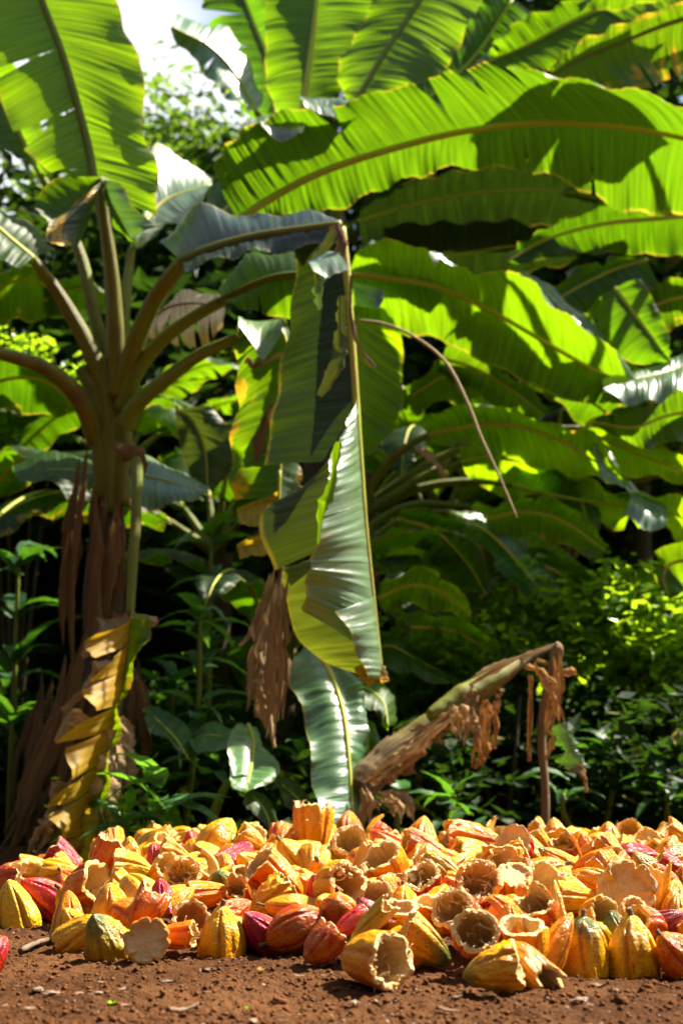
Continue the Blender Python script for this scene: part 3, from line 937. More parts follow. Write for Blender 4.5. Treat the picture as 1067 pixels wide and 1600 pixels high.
# pods wedged in the gaps of the heap
fill_label = {'Y': 'yellow pod half wedged in a gap of the heap, partly hidden', 'A': 'amber pod half wedged in a gap of the heap, partly hidden',
              'O': 'orange pod half wedged in a gap of the heap, partly hidden', 'PY': 'pale yellow pod half wedged in a gap of the heap, partly hidden',
              'R': 'red pod half wedged in a gap of the heap, partly hidden', 'OL': 'olive pod half wedged in a gap of the heap, partly hidden'}
named = []      # (x, y, short description) of the hand-placed pods
KINDW = {'tip': 'domed pod end', 'bowl': 'open pod cup', 'pulp': 'pod cup with pulp', 'shard': 'husk slab', 'wart': 'knobbly pod end', 'neck': 'pod half with stalk', 'torn': 'ragged husk', 'flat': 'pod end cut flat'}
COLW = {'Y': 'yellow', 'A': 'amber', 'O': 'orange', 'PY': 'pale yellow', 'R': 'red', 'OL': 'olive'}
used_text = set()


def fill_text(x, y, col, kind):
    """what it is, how it looks and which hand-placed pod it is wedged beside"""
    near = sorted(range(len(PODS)), key=lambda i: (placed[i][0] - x) ** 2 + (placed[i][1] - y) ** 2)
    for i in near[:12]:
        ws = PODS[i][8].split()
        ref = []
        for w_ in ws:
            if w_ in ('at', 'on', 'in', 'beside', 'behind', 'just', 'below', 'near', 'with', 'standing', 'lying', 'leaning', 'opening', 'facing', 'right', 'left', 'under', 'of', 'tucked', 'above', 'sloping', 'resting', 'low', 'peeping', 'propped', 'touching', 'full', 'showing', 'turned', 'cut', 'from', 'beneath', 'one', 'beneath', 'between', 'seen', 'glimpsed'):
                break
            ref.append(w_)
            if len(ref) == 6:
                break
        if len(ref) < 2:
            continue
        side = 'behind' if y > placed[i][1] + .03 else ('left of' if x < placed[i][0] else 'right of')
        t = COLW[col] + ' ' + KINDW[kind] + ' wedged ' + side + ' the ' + ' '.join(ref)
        if t not in used_text:
            used_text.add(t)
            return t
    return fill_label[col]


nfill = 0
yy = 2.48
while yy < 4.7 and nfill < 185:
    stp = 0.088 + 0.022 * (yy - 2.48)
    xx = -0.31 * yy
    while xx < 0.27 * yy:
        x = xx + random.uniform(-.025, .025); y = yy + random.uniform(-.025, .025)
        h, t = heap(np.array(x), np.array(y))
        pxx = 533.5 + F_PX * x / y
        dmin = min(math.hypot(x - a, y - b) - 0.38 * c for a, b, c in placed)
        if t > 0.08 and dmin > 0.016 and pxx > 100 and nfill < 185:
            col = random.choices(['Y', 'A', 'O', 'PY', 'R', 'OL'], [9, 7, 2.5, 2.5, .6, .4])[0]
            kind = random.choices(['tip', 'bowl', 'pulp', 'shard', 'wart', 'neck', 'torn', 'flat'], [10, 2, 1, 2, 6, 3, 1, .6])[0]
            w = random.uniform(0.072, 0.09)
            dd = (random.uniform(-1, 1), random.uniform(-.9, .7), random.uniform(-.9, .5))
            place_pod((x, y, float(h) - random.uniform(0.018, 0.034)), w, w * random.uniform(0.9, 1.25), kind, dd, col, fill_text(x, y, col, kind), 0, group='pods wedged in the gaps of the heap')
            placed.append((x, y, w)); nfill += 1
        xx += stp
    yy += stp
print('pods', len(PODS), 'fill', nfill)


# ------------------------------------------------------------------ banana leaves
PUSH = 0.0


def D(pts, d):
    """photo points to world; d single depth, (start, end) or per-point list"""
    n = len(pts)
    if isinstance(d, (int, float)):
        ds = [d] * n
    elif len(d) == 2 and n != 2:
        ds = list(np.linspace(d[0], d[1], n))
    else:
        ds = list(d)
    return np.array([P(p[0], p[1], q + PUSH) for p, q in zip(pts, ds)])


def half_blade(mid, edge, seed=0, tears=(), bulge=0.10, ripple=0.006, wave=0.02, nv=14, flip=1):
    """blade between midrib and margin curves (world points). tears: (t, depth, width)."""
    R = random.Random(seed)
    L = float(np.sum(np.linalg.norm(np.diff(cr(mid, np.linspace(0, 1, 40)), axis=0), axis=1)))
    segs = []
    cuts = [(0.0, 0, 0)] + sorted(tears) + [(1.0, 0, 0)]
    V_, F_, U_ = [], [], []
    off = 0
    for a, b in zip(cuts[:-1], cuts[1:]):
        ns = max(4, int((b[0] - a[0]) * L / 0.011))
        q = np.linspace(0, 1, ns)
        v = np.linspace(0, 1, nv) ** 0.92
        Q, W = np.meshgrid(q, v, indexing='ij')
        ga = a[2] * np.clip((W - (1 - a[1])) / max(a[1], 1e-3), 0, 1) ** 1.3 if a[1] else 0
        gb = b[2] * np.clip((W - (1 - b[1])) / max(b[1], 1e-3), 0, 1) ** 1.3 if b[1] else 0
        T = (a[0] + ga * 0.5) * (1 - Q) + (b[0] - gb * 0.5) * Q
        m = cr(mid, T.ravel()); e = cr(edge, T.ravel())
        Wf = W.ravel()[:, None]
        p = m * (1 - Wf) + e * Wf
        wid = np.linalg.norm(e - m, axis=1)[:, None]
        tang = cr(mid, np.clip(T.ravel() + 0.01, 0, 1)) - cr(mid, np.clip(T.ravel() - 0.01, 0, 1))
        nrm = np.cross(tang, e - m)
        nrm /= np.linalg.norm(nrm, axis=1)[:, None] + 1e-9
        nrm *= np.where((nrm @ np.array([0, -0.5, 0.86])) > 0, 1, -1)[:, None]
        s_off = R.uniform(-1, 1)
        tt = T.ravel() * L
        w = Wf[:, 0]
        hgt = bulge * wid[:, 0] * np.sin(np.pi * np.minimum(w, 1)) * flip
        hgt += ripple * (np.sin(tt * 2 * np.pi / 0.034 + 3 * vnoise(tt * 3, w * 2, seed)) * 0.35 + 1.7 * vnoise(tt * 42, w * 0.8, seed + 1)) * np.minimum(1, w * 4)
        hgt += wave * (2.2 * vnoise(tt * 3.2 + seed, w * 1.3, seed + 2) * w + 0.5 * s_off * w ** 2 * (1 if len(tears) else 0.3))
        hgt += wave * 0.5 * np.sin(tt * 2 * np.pi / 0.21 + seed) * w ** 4
        p = p + nrm * hgt[:, None]
        p += (e - m) * (0.05 * vnoise(tt * 11, 0 * tt, seed + 5) * w ** 3)[:, None]
        V_.append(p); F_.append(grid_faces(ns, nv) + off)
        U_.append(np.stack([tt, w], -1))
        off += ns * nv
    return np.vstack(V_), np.vstack(F_), np.vstack(U_)


def centre_mesh(verts, origin):
    return np.asarray(verts) - np.array(origin)[None, :]


LEAF_SEED = [100]


def leaf(plant, mid, left=None, right=None, mat='leaf', tint=(1, 1, 1), dry=0.0, rib=(0.012, 0.003), tl=(), tr=(), bulge=0.10, wave=0.02, ripple=0.006,
         petiole=None, pet_r=None, pet_mat='petiole', rib_mat='midrib', name='leaf', label=None, flip=1, mat_r=None, under=None):
    """one leaf of a plant: blade (part), midrib and petiole (sub-parts). curves in world coordinates."""
    LEAF_SEED[0] += 1
    sd = LEAF_SEED[0]
    org = np.array(plant.location)
    if under is not None:      # the blade shows its underside: the high margin leans towards the viewer, the low one away
        camp = np.array([0, 0, CAM_Z])
        fixed = []
        for ed in (left, right):
            if ed is not None:
                mm = cr(mid, np.linspace(0, 1, len(ed)))
                q = np.array(ed, dtype=float)
                for i in range(len(q)):
                    high = np.sign(q[i][2] / q[i][1] - mm[i][2] / mm[i][1])
                    dn = mm[i][1] - high * under * abs(q[i][2] - mm[i][2]) 
                    q[i] = camp + (q[i] - camp) * (dn / q[i][1])
                ed = q
            fixed.append(ed)
        left, right = fixed
    V_, F_, U_, MI = [], [], [], []
    off = 0
    for k, (ed, te) in enumerate(((left, tl), (right, tr))):
        if ed is None:
            continue
        v, f, u = half_blade(mid, ed, sd * 3 + k, te, bulge, ripple, wave, flip=flip)
        V_.append(v); F_.append(f + off); U_.append(u + np.array([k * 7.3, 0])); off += len(v)
        MI.append(np.full(len(f), k if mat_r else 0))
    me = mesh_np(name, centre_mesh(np.vstack(V_), org), np.vstack(F_), [M[mat]] + ([M[mat_r]] if mat_r else []), uvs=np.vstack(U_), mat_idx=np.concatenate(MI))
    o = link(name, me, plant)
    o.color = (*tint, 1 - dry)
    if label:
        o['label'] = label
    if rib:
        v, f = tube_np(mid, [rib[0], (rib[0] + rib[1]) / 2, rib[1]], 8, 30, cap=True)
        r = link('midrib', mesh_np('midrib', centre_mesh(v, org), f, M[rib_mat]), o)
    if petiole is not None:
        v, f = tube_np(petiole, pet_r, 14, 40, rough=0.06, seed=sd)
        I, J = np.meshgrid(np.arange(len(v) // 14) / 40 * 1.2 + sd * .37, np.abs(np.arange(14) / 7 - 1), indexing='ij')
        link('petiole', mesh_np('petiole', centre_mesh(v, org), f, M[pet_mat], uvs=np.stack([I, J], -1).reshape(-1, 2)), o)
    return o


def stem_part(plant, name, pts, radii, mat, rough=0.1, ns=40, nseg=12, flat=1.0, label=None):
    LEAF_SEED[0] += 1
    v, f = tube_np(pts, radii, nseg, ns, rough=rough, seed=LEAF_SEED[0], flat=flat)
    k = len(v) // nseg
    I, J = np.meshgrid(np.arange(k) / k * 1.5 + LEAF_SEED[0] * .37, np.abs(np.arange(nseg) / nseg * 2 - 1), indexing='ij')
    o = link(name, mesh_np(name, centre_mesh(v, np.array(plant.location)), f, M[mat], uvs=np.stack([I, J], -1).reshape(-1, 2)), plant)
    if label:
        o['label'] = label
    return o


def ribbon(pts, width, curl=0.8, seed=0, nu=56, nv=11, crumple=0.5):
    """dead, curled strip of leaf along pts"""
    R = random.Random(seed)
    ts = np.linspace(0, 1, nu)
    c = cr(pts, ts)
    tan = np.gradient(c, axis=0); tan /= np.linalg.norm(tan, axis=1)[:, None] + 1e-9
    s = np.cross(tan, np.array([0.1, -1.0, 0.2])); s /= np.linalg.norm(s, axis=1)[:, None] + 1e-9
    n = np.cross(tan, s)
    w = np.interp(ts, np.linspace(0, 1, len(width)), width)
    q = np.linspace(-1, 1, nv)
    T, Q = np.meshgrid(ts, q, indexing='ij')
    ph = curl * 1.5 * Q + 0.9 * vnoise(T * 3 + seed, T * 0, seed)
    W = w[:, None] * (1 + 0.8 * np.abs(Q) * (vnoise(T * 9 + seed, np.sign(Q) * 3, seed + 8) + .5 * vnoise(T * 31 + seed, np.sign(Q) * 3, seed + 12)) + 0.7 * vnoise(T * 4, T * 0, seed + 9))
    a = W * np.sin(ph) / max(curl * 1.2, 0.5)
    bb = 0.55 * W * (1 - np.cos(ph)) / max(curl * 1.2, 0.5)
    nz1 = crumple * W * vnoise(T * 6 + seed, Q * 1.8, seed + 1)
    nz2 = crumple * W * vnoise(T * 6 + seed, Q * 1.8, seed + 2) + 0.4 * crumple * W * vnoise(T * 17, Q * 4, seed + 4)
    v = c[:, None, :] + (a + nz1)[..., None] * s[:, None, :] + (bb + nz2)[..., None] * n[:, None, :]
    U = np.stack([Q * 0.10 + seed % 7, 0.15 + 0.6 * T], -1).reshape(-1, 2)
    return v.reshape(-1, 3), grid_faces(nu, nv), U


def dead_strips(plant, name, strips, mat='leaf_dry', tint=(1, 1, 1), dry=0.2, curl=0.8, crumple=0.5, label=None):
    out = []
    for k, (pts, width) in enumerate(strips):
        LEAF_SEED[0] += 1
        v, f, u = ribbon(pts, width, curl, LEAF_SEED[0], crumple=crumple)
        o = link(name, mesh_np(name, centre_mesh(v, np.array(plant.location)), f, M[mat], uvs=u), plant)
        t = random.uniform(0.75, 1.2)
        o.color = (tint[0] * t, tint[1] * t, tint[2] * t, 1 - dry * random.uniform(0.3, 1.6))
        out.append(o)
    return out


def frayed(path, d, n, spread, w, seed, tail=.3):
    """n thin papery strips that follow a path of photo points with random offsets, pointed at both ends"""
    R = random.Random(seed)
    out = []
    for k in range(n):
        a = R.uniform(0, .35); b_ = R.uniform(.6, 1.0)
        ts = np.linspace(a, b_, 5)
        p = cr(np.array(path, dtype=float), ts)
        ox = R.uniform(-1, 1) * spread
        pts = []
        for i, q in enumerate(p):
            g = i / 4
            pts.append((q[0] + ox * (1 + tail * g) + R.uniform(-.25, .25) * spread * (.4 + g), q[1] + R.uniform(-4, 4)))
        ww = w * R.uniform(.5, 1.3)
        out.append((D(pts, d + R.uniform(-.10, .10)), [.002, ww * .7, ww, ww * R.uniform(.5, 1), .002]))
    return out


# ================================================== the left banana plant
DL = 5.9
base = P(170, 1325, DL); base.z = 0
banL = empty('banana_plant', base, 'banana plant on the left with bare splayed leaf stalks and a brown sheathed stem', 'banana plant', 'banana plants')
stem_part(banL, 'trunk', D([(164, 1345), (160, 1180), (160, 1000), (164, 850), (168, 760), (172, 700), (178, 640), (180, 590)], DL), [.11, .092, .08, .07, .07, .07, .066, .035], 'trunk', rough=0.22, ns=90, nseg=24)
# clasping sheath bases that make up the throat
for pts, rr in (([(160, 780), (158, 690), (150, 620), (128, 575)], [.035, .045, .04, .033]), ([(190, 790), (192, 700), (196, 640), (215, 605)], [.035, .042, .038, .033]),
                ([(172, 800), (172, 700), (170, 620), (158, 560)], [.04, .05, .045, .035]), ([(180, 760), (184, 660), (186, 590), (186, 540)], [.035, .042, .038, .033])):
    stem_part(banL, 'leaf_sheath', D(pts, DL - 0.06), rr, 'petiole_brown', rough=0.12, ns=30)

# A: the big upright blade, top left
leaf(banL, D([(150, 300), (140, 235), (118, 150), (95, 75), (70, 10), (45, -70)], (5.9, 6.1)),
     left=D([(110, 268), (70, 262), (20, 205), (-15, 120), (-60, 40), (-70, -60)], (5.9, 6.0)),
     right=D([(243, 332), (246, 262), (224, 205), (226, 120), (190, 30), (165, -70)], (5.85, 6.1)),
     tint=(1.75, 1.6, 1), rib=(.021, .014), rib_mat='petiole', tl=((.12, .7, .03), (.36, .95, .07), (.60, .9, .04)), bulge=.03, wave=.02, ripple=.003,
     petiole=D([(181, 620), (178, 520), (172, 420), (163, 350), (150, 300)], (5.9, 5.9)), pet_r=[.042, .034, .028, .025, .022])
# B: upper left leaf seen from below
leaf(banL, D([(66, 275), (40, 225), (5, 150), (-40, 80)], (6.1, 6.5)), left=D([(50, 262), (0, 232), (-50, 190), (-80, 150)], (6.1, 6.5)),
     right=D([(75, 285), (72, 215), (40, 135), (-10, 40)], (6.0, 6.4)), rib=(.018, .010), tint=(1.1, 1.1, 1),
     petiole=D([(174, 590), (150, 500), (128, 405), (100, 340), (66, 275)], (5.95, 6.1)), pet_r=[.034, .03, .026, .022, .018])
# C: left leaf on the low arching stalk
leaf(banL, D([(52, 405), (20, 378), (-20, 345), (-80, 320)], (5.7, 5.6)), left=D([(88, 388), (50, 352), (0, 325), (-70, 290)], (5.8, 5.9)), right=D([(40, 412), (0, 405), (-30, 390), (-90, 350)], 5.5),
     rib=(.018, .010), petiole=D([(168, 620), (140, 545), (105, 480), (75, 435), (52, 405)], (5.85, 5.7)), pet_r=[.042, .036, .03, .025, .02], pet_mat='petiole_brown', tint=(.9, .95, 1))
# petiole to the left edge
leaf(banL, D([(-10, 550), (-60, 545), (-150, 560)], (5.5, 5.2)), left=D([(-12, 545), (-60, 510), (-150, 530)], (5.5, 5.2)), right=D([(-12, 555), (-60, 580), (-150, 590)], (5.5, 5.2)),
     rib=(.015, .01), petiole=D([(152, 690), (135, 640), (105, 600), (60, 570), (-10, 550)], (5.85, 5.5)), pet_r=[.045, .042, .036, .03, .024], pet_mat='petiole_brown')
# front stub with the drooping remnant of a blade
leaf(banL, D([(158, 280), (150, 310), (140, 345), (122, 385)], (5.65, 5.5)), left=D([(150, 279), (90, 282), (58, 310), (80, 350)], (5.6, 5.4)), right=None,
     mat='leaf', tint=(.75, .75, .8), rib=None, bulge=-.1, wave=.03)
leaf(banL, D([(160, 282), (150, 312), (128, 350), (118, 385)], (5.62, 5.45)), left=None, right=D([(140, 300), (100, 330), (72, 362), (90, 384)], (5.55, 5.35)),
     mat='leaf_old_shaded', tint=(1.1, .9, .8), rib=None, bulge=.12, wave=.04, dry=.35)
leaf(banL, D([(165, 280), (172, 310), (190, 345), (205, 375)], (5.65, 5.5)), left=D([(170, 278), (200, 310), (235, 345), (252, 355)], (5.5, 5.3)), right=D([(164, 300), (172, 330), (180, 350), (205, 376)], (5.6, 5.5)),
     mat='leaf_gloss', mat_r='leaf', tint=(.8, .9, .8), rib=(.008, .003), bulge=.1, wave=.02,
     petiole=D([(184, 620), (182, 520), (176, 430), (165, 350), (157, 277)], (5.8, 5.64)), pet_r=[.04, .034, .028, .023, .017], pet_mat='petiole_brown')
# pale leaf, waxy upper side; its glare is put into the pale tint
leaf(banL, D([(206, 390), (225, 350), (260, 312), (330, 288)], (6.1, 6.5)), left=D([(215, 385), (232, 300), (246, 230), (332, 285)], (6.0, 6.8)), right=D([(222, 392), (262, 352), (302, 340), (335, 292)], (6.1, 6.2)),
     mat='leaf_gloss', tint=(1.3, 1.25, 1.5), rib=(.014, .004), petiole=D([(190, 600), (194, 500), (200, 440), (206, 390)], (5.95, 6.1)), pet_r=[.032, .027, .023, .018], bulge=-.06)
# F0 + F: stalk that arches right, its blade broken and hanging down
leaf(banL, D([(285, 410), (340, 388), (400, 372), (460, 362), (533, 352)], (5.45, 5.2)), left=D([(250, 380), (312, 322), (390, 338), (455, 336), (533, 347)], (5.7, 5.35)),
     right=D([(290, 425), (345, 410), (400, 400), (460, 388), (533, 360)], (5.3, 5.15)), mat='leaf_gloss', mat_r='leaf_old_shaded', tint=(.22, .32, .36), rib=(.030, .020), rib_mat='petiole_brown',
     petiole=D([(190, 640), (200, 575), (222, 510), (250, 455), (285, 410)], (5.85, 5.45)), pet_r=[.045, .040, .036, .033, .030], pet_mat='petiole', wave=.03, bulge=.05)
HM = D([(534, 356), (541, 420), (549, 520), (556, 620), (563, 720), (572, 830), (584, 940), (597, 1050)], (5.18, 5.05))
leaf(banL, HM[:5], left=D([(470, 362), (458, 450), (440, 560), (424, 650), (413, 728)], (5.3, 5.25)), right=None, mat='leaf_old_shaded', tint=(.38, .5, .45), rib=None, bulge=.04, wave=.02, ripple=.003, name='leaf')  # dark tint stands for the shade on this hanging blade
leaf(banL, D([(556, 640), (560, 690), (566, 760), (572, 830)], 5.12), left=D([(502, 742), (455, 775), (408, 800), (426, 893)], (5.25, 5.2)), right=None, mat='leaf_old_shaded', tint=(.75, .8, .6), rib=None, bulge=.03, wave=.02, ripple=.003)
leaf(banL, D([(570, 830), (577, 880), (585, 960), (594, 1030), (597, 1052)], 5.14), left=D([(480, 880), (442, 897), (462, 985), (500, 1030), (560, 1052)], (5.25, 5.2)), right=None, mat='leaf_old_shaded', tint=(1.8, 1.65, 1), rib=None, bulge=.05, wave=.015, dry=.05)
stem_part(banL, 'midrib', HM, [.016, .012, .004], 'midrib', ns=50, nseg=8)
fold = leaf(banL, HM[3:], left=None, right=D([(540, 655), (506, 745), (494, 850), (482, 905), (480, 955)], [5.0, 4.86, 4.82, 4.84, 4.88]),
            mat='leaf_gloss', tint=(1.35, 1.35, 1.1), rib=None, bulge=.10, wave=.02, ripple=.006, tr=((.40, .6, .01), (.62, .8, .012)))
leaf(banL, HM[:4], left=D([(526, 365), (530, 440), (538, 540), (542, 630)], 5.24), right=None, mat='leaf_old_shaded', tint=(.7, .9, 1), rib=None, ripple=.008)
leaf(banL, D([(583, 930), (590, 985), (596, 1035), (599, 1058)], 5.03), left=None, right=D([(526, 955), (545, 990), (562, 1030), (565, 1062)], (4.8, 4.9)), mat='leaf_gloss', tint=(1.45, 1.4, 1.2), rib=None, bulge=.1, wave=.02)
dead_strips(banL, 'withered_tip', [(D([(560, 1040), (568, 1060), (585, 1066)], 4.95), [.015, .02, .01]), (D([(590, 1040), (600, 1055), (596, 1068)], 4.97), [.012, .016, .006]), (D([(565, 1050), (590, 1058), (602, 1062)], 4.96), [.01, .014, .006])], 'leaf_yellow', (1, .8, .8), .35)
# rags at the break
leaf(banL, D([(530, 398), (515, 402), (500, 405), (482, 412)], 4.98), left=D([(545, 420), (525, 428), (510, 434), (490, 424)], (4.88, 4.85)), right=D([(537, 392), (515, 392), (500, 397), (482, 410)], 5.04), mat='leaf_gloss', tint=(1.9, 1.7, 2.3), rib=None, wave=.008)
dead_strips(banL, 'torn_strip', [(D([(502, 432), (501, 455), (498, 484)], 4.96), [.014, .018, .008])], 'leaf_gloss', (1.8, 1.8, 2), 0, curl=.4, crumple=.2)
dead_strips(banL, 'torn_strip', [(D([(536, 462), (534, 510), (525, 560), (498, 618)], 4.96), [.022, .028, .024, .012]), (D([(524, 350), (508, 385), (496, 410), (498, 480)], 5.02), [.012, .022, .018, .006])], 'leaf_old_shaded', (1.5, 1.3, 1), .18, curl=.7, crumple=.12)
dead_strips(banL, 'torn_strip', [(D([(528, 350), (534, 380), (532, 420)], 5.0), [.02, .022, .014]), (D([(549, 430), (548, 490), (560, 540), (586, 574)], 4.98), [.012, .009, .009, .011])], 'leaf_dry', (.5, .4, .35), .3, curl=.9, crumple=.3)
leaf(banL, D([(548, 440), (552, 455), (556, 478)], 5.1), left=None, right=D([(598, 452), (600, 468), (596, 484)], 5.05), mat='leaf_gloss', tint=(.3, .45, .4), rib=None)
dead_strips(banL, 'torn_strip', [(D([(528, 690), (522, 735), (508, 780), (503, 800), (498, 850)], 4.78), [.018, .022, .016, .012, .006])], 'leaf', (1.3, 1.2, 1.2), .12, curl=.9, crumple=.3)
# second stalk, right, with its ribbon of blade behind the hanging one
leaf(banL, D([(345, 472), (400, 445), (440, 432), (490, 428)], (5.6, 5.5)), left=D([(350, 455), (385, 405), (425, 395), (490, 400)], 5.75), right=D([(372, 480), (400, 488), (440, 495), (490, 520)], 5.5), tint=(.95, 1, 1), rib=(.022, .015), rib_mat='petiole',
     petiole=D([(192, 640), (212, 585), (250, 535), (300, 497), (345, 472)], (5.8, 5.6)), pet_r=[.04, .034, .030, .026, .023], wave=.03, tr=((.4, .6, .05),))
# G stalk, rear, carrying the great arching blade
leaf(banL, D([(372, 345), (420, 312), (500, 270), (600, 236), (720, 206), (840, 192), (960, 197), (1067, 216), (1180, 250)], (6.5, 6.6)),
     left=D([(332, 262), (366, 222), (440, 178), (530, 158), (655, 128), (745, 100), (850, 118), (985, 138), (1170, 185)], [6.55, 6.65, 6.75, 6.8, 6.85, 6.85, 6.85, 6.85, 6.85]),
     right=D([(372, 352), (420, 338), (520, 332), (610, 292), (720, 262), (850, 268), (960, 322), (1050, 334), (1170, 330)], [6.45, 6.4, 6.35, 6.3, 6.25, 6.25, 6.2, 6.25, 6.25]),
     tl=((.335, .75, .05), (.50, .75, .035), (.585, .6, .035), (.66, .5, .03), (.825, .4, .01)), tr=((.60, .95, .004), (.71, .5, .01)), bulge=.10, wave=.035, ripple=.010, tint=(.62, .68, 1), rib=(.022, .012), rib_mat='midrib',
     petiole=D([(190, 620), (215, 545), (250, 470), (300, 400), (372, 345)], (5.95, 6.5)), pet_r=[.040, .034, .030, .027, .023], under=0.7)
leaf(banL, D([(470, 158), (500, 166), (530, 168), (575, 162)], 6.5), left=D([(462, 150), (495, 152), (535, 155), (580, 158)], 6.6), right=D([(475, 165), (510, 182), (540, 180), (578, 165)], 6.4), mat='leaf_gloss', tint=(.9, 1, 1), rib=None, wave=.01)
leaf(banL, D([(402, 190), (425, 196), (450, 200), (480, 196)], 6.3), left=D([(400, 187), (430, 186), (455, 190), (480, 194)], 6.4), right=D([(410, 196), (430, 214), (450, 216), (474, 204)], 6.2), mat='leaf_gloss', tint=(.35, .45, .55), rib=None, wave=.01)
# D: torn yellowing leaf that hangs left of the big one
leaf(banL, D([(372, 528), (420, 515), (446, 530), (446, 620), (440, 700), (436, 780)], (5.6, 5.5)), left=D([(370, 505), (366, 540), (374, 600), (372, 660), (366, 730), (368, 782)], 5.6), right=D([(400, 500), (447, 497), (460, 600), (470, 650), (470, 720), (470, 790)], 5.6),
     tint=(1.05, 1.0, 1), dry=.20, rib=(.010, .004), wave=.05, tl=((.3, .7, .04), (.55, .6, .02)),
     petiole=D([(196, 665), (212, 635), (250, 600), (310, 556), (372, 528)], (5.75, 5.6)), pet_r=[.042, .035, .030, .026, .020])
leaf(banL, D([(372, 498), (400, 502), (425, 500), (448, 498)], 5.4), left=None, right=D([(372, 515), (395, 545), (412, 560), (440, 520)], (5.25, 5.2)), mat='leaf_gloss', tint=(1.5, 1.5, .9), rib=None, dry=.12)
leaf(banL, D([(436, 782), (415, 788), (395, 792), (370, 800)], 5.5), left=D([(436, 768), (415, 778), (395, 784), (370, 795)], 5.5), right=D([(432, 800), (415, 815), (395, 822), (374, 820)], 5.45), mat='leaf_yellow', tint=(1.2, 1.2, 1), dry=.1, rib=None)
leaf(banL, D([(420, 845), (400, 848), (385, 852), (370, 855)], 5.5), left=D([(425, 832), (405, 836), (388, 842), (372, 850)], 5.5), right=D([(420, 862), (405, 868), (390, 866), (374, 866)], 5.45), mat='leaf_yellow', tint=(1.2, 1.2, 1), dry=.12, rib=None)
stem_part(banL, 'torn_strip', D([(437, 735), (436, 790)], 5.3), [.006, .005], 'midrib', ns=6, nseg=6)
dead_strips(banL, 'torn_strip', [(D([(445, 620), (425, 640), (405, 690), (400, 720)], 5.5), [.012, .02, .022, .008]), (D([(385, 560), (400, 570), (440, 550)], 5.5), [.01, .012, .008]), (D([(452, 650), (440, 700), (425, 720)], 5.4), [.008, .014, .01])], 'leaf_dry', (.7, .45, .3), .4)
# bleached dead leaf between the stalks
leaf(banL, D([(232, 505), (262, 482), (300, 474), (352, 480)], (6.1, 6.0)), left=D([(236, 498), (265, 472), (300, 466), (350, 472)], 6.2), right=D([(232, 530), (262, 540), (305, 548), (352, 525)], (6.0, 5.9)), mat='leaf_dry', tint=(2.1, 2.0, 2.1), dry=0, rib=(.01, .004), rib_mat='dry_stalk', wave=.06,
     tr=((.25, .8, .08), (.4, .8, .06), (.55, .8, .08), (.72, .8, .06), (.85, .7, .05)))
# low leaf seen from above, either side of the stem
leaf(banL, D([(190, 742), (230, 745), (275, 755), (325, 770)], (6.1, 5.9)), left=D([(195, 712), (240, 715), (290, 740), (325, 768)], 6.3), right=D([(195, 775), (230, 798), (280, 792), (325, 772)], (5.9, 5.8)), mat='leaf_gloss', tint=(1.0, 1.15, .9), rib=(.009, .003), bulge=.08)
leaf(banL, D([(150, 742), (110, 735), (70, 735), (25, 745)], (6.1, 6.0)), left=D([(150, 722), (110, 708), (70, 712), (22, 740)], 6.3), right=D([(150, 760), (110, 752), (75, 748), (30, 750)], 5.9), mat='leaf', tint=(1.0, 1.0, 1), rib=(.009, .003))
# E: dead stalk that kinks over and hangs with a half dead leaf
stem_part(banL, 'dead_petiole', D([(192, 712), (205, 706), (214, 725), (213, 800), (208, 880), (203, 965)], (5.75, 5.4)), [.03, .034, .026, .022, .020, .016], 'petiole', rough=.1)
dead_strips(banL, 'sheath_flap', [(D([(180, 700), (205, 702), (218, 715), (216, 745)], 5.6), [.02, .04, .04, .02])], 'leaf_dry', (.6, .5, .4), .2, curl=.7)
EM = D([(205, 960), (198, 1030), (185, 1110), (165, 1190), (140, 1260), (118, 1345)], (5.4, 5.1))
leaf(banL, EM, left=D([(168, 990), (118, 1062), (98, 1140), (84, 1225), (82, 1300), (96, 1352)], (5.14, 4.92)), right=None, mat='leaf_yellow', tint=(1.5, 1.3, 1), dry=.31, rib=(.012, .005), rib_mat='dry_stalk', wave=.10, tl=((.13, .8, .035), (.24, .55, .03), (.37, .9, .045), (.46, .5, .02), (.60, .75, .03), (.71, .9, .04), (.88, .6, .03)), label='half dead leaf, torn to orange and brown ribs')
leaf(banL, EM, left=None, right=D([(243, 968), (228, 1020), (200, 1100), (182, 1160), (160, 1240), (135, 1345)], (5.3, 5.0)), mat='leaf', tint=(1.3, 1.05, 1), dry=.16, rib=None, wave=.03)
leaf(banL, D([(128, 1265), (125, 1300), (120, 1345)], 5.1), left=D([(75, 1320), (85, 1340), (95, 1350)], 5.2), right=D([(150, 1262), (155, 1300), (135, 1345)], 5.0), mat='leaf_yellow', tint=(1.1, 1.05, 1), dry=.1, rib=(.006, .003))
dead_strips(banL, 'withered_rag', [
    (D([(200, 962), (165, 985), (128, 1025)], 5.35), [.03, .05, .015]), (D([(185, 1060), (150, 1070), (110, 1100), (108, 1130)], 5.3), [.03, .03, .025, .01]),
    (D([(185, 1040), (160, 1050), (130, 1080)], 5.3), [.03, .04, .015]), (D([(160, 1130), (120, 1125), (88, 1160)], 5.2), [.02, .03, .015]),
    (D([(185, 1120), (190, 1160), (170, 1200)], 5.2), [.02, .04, .02]), (D([(180, 1140), (178, 1200), (175, 1262)], 5.15), [.03, .045, .02]),
    (D([(170, 1180), (165, 1230), (172, 1285)], 5.1), [.03, .05, .02]), (D([(95, 1220), (85, 1240), (110, 1260)], 5.15), [.02, .025, .012]),
    (D([(185, 1150), (205, 1190), (195, 1225)], 5.2), [.02, .03, .01]), (D([(205, 960), (240, 970), (215, 985)], 5.35), [.012, .012, .01])], 'leaf_dry', (1.25, 1.15, 1.05), .12, curl=.9, crumple=.8)
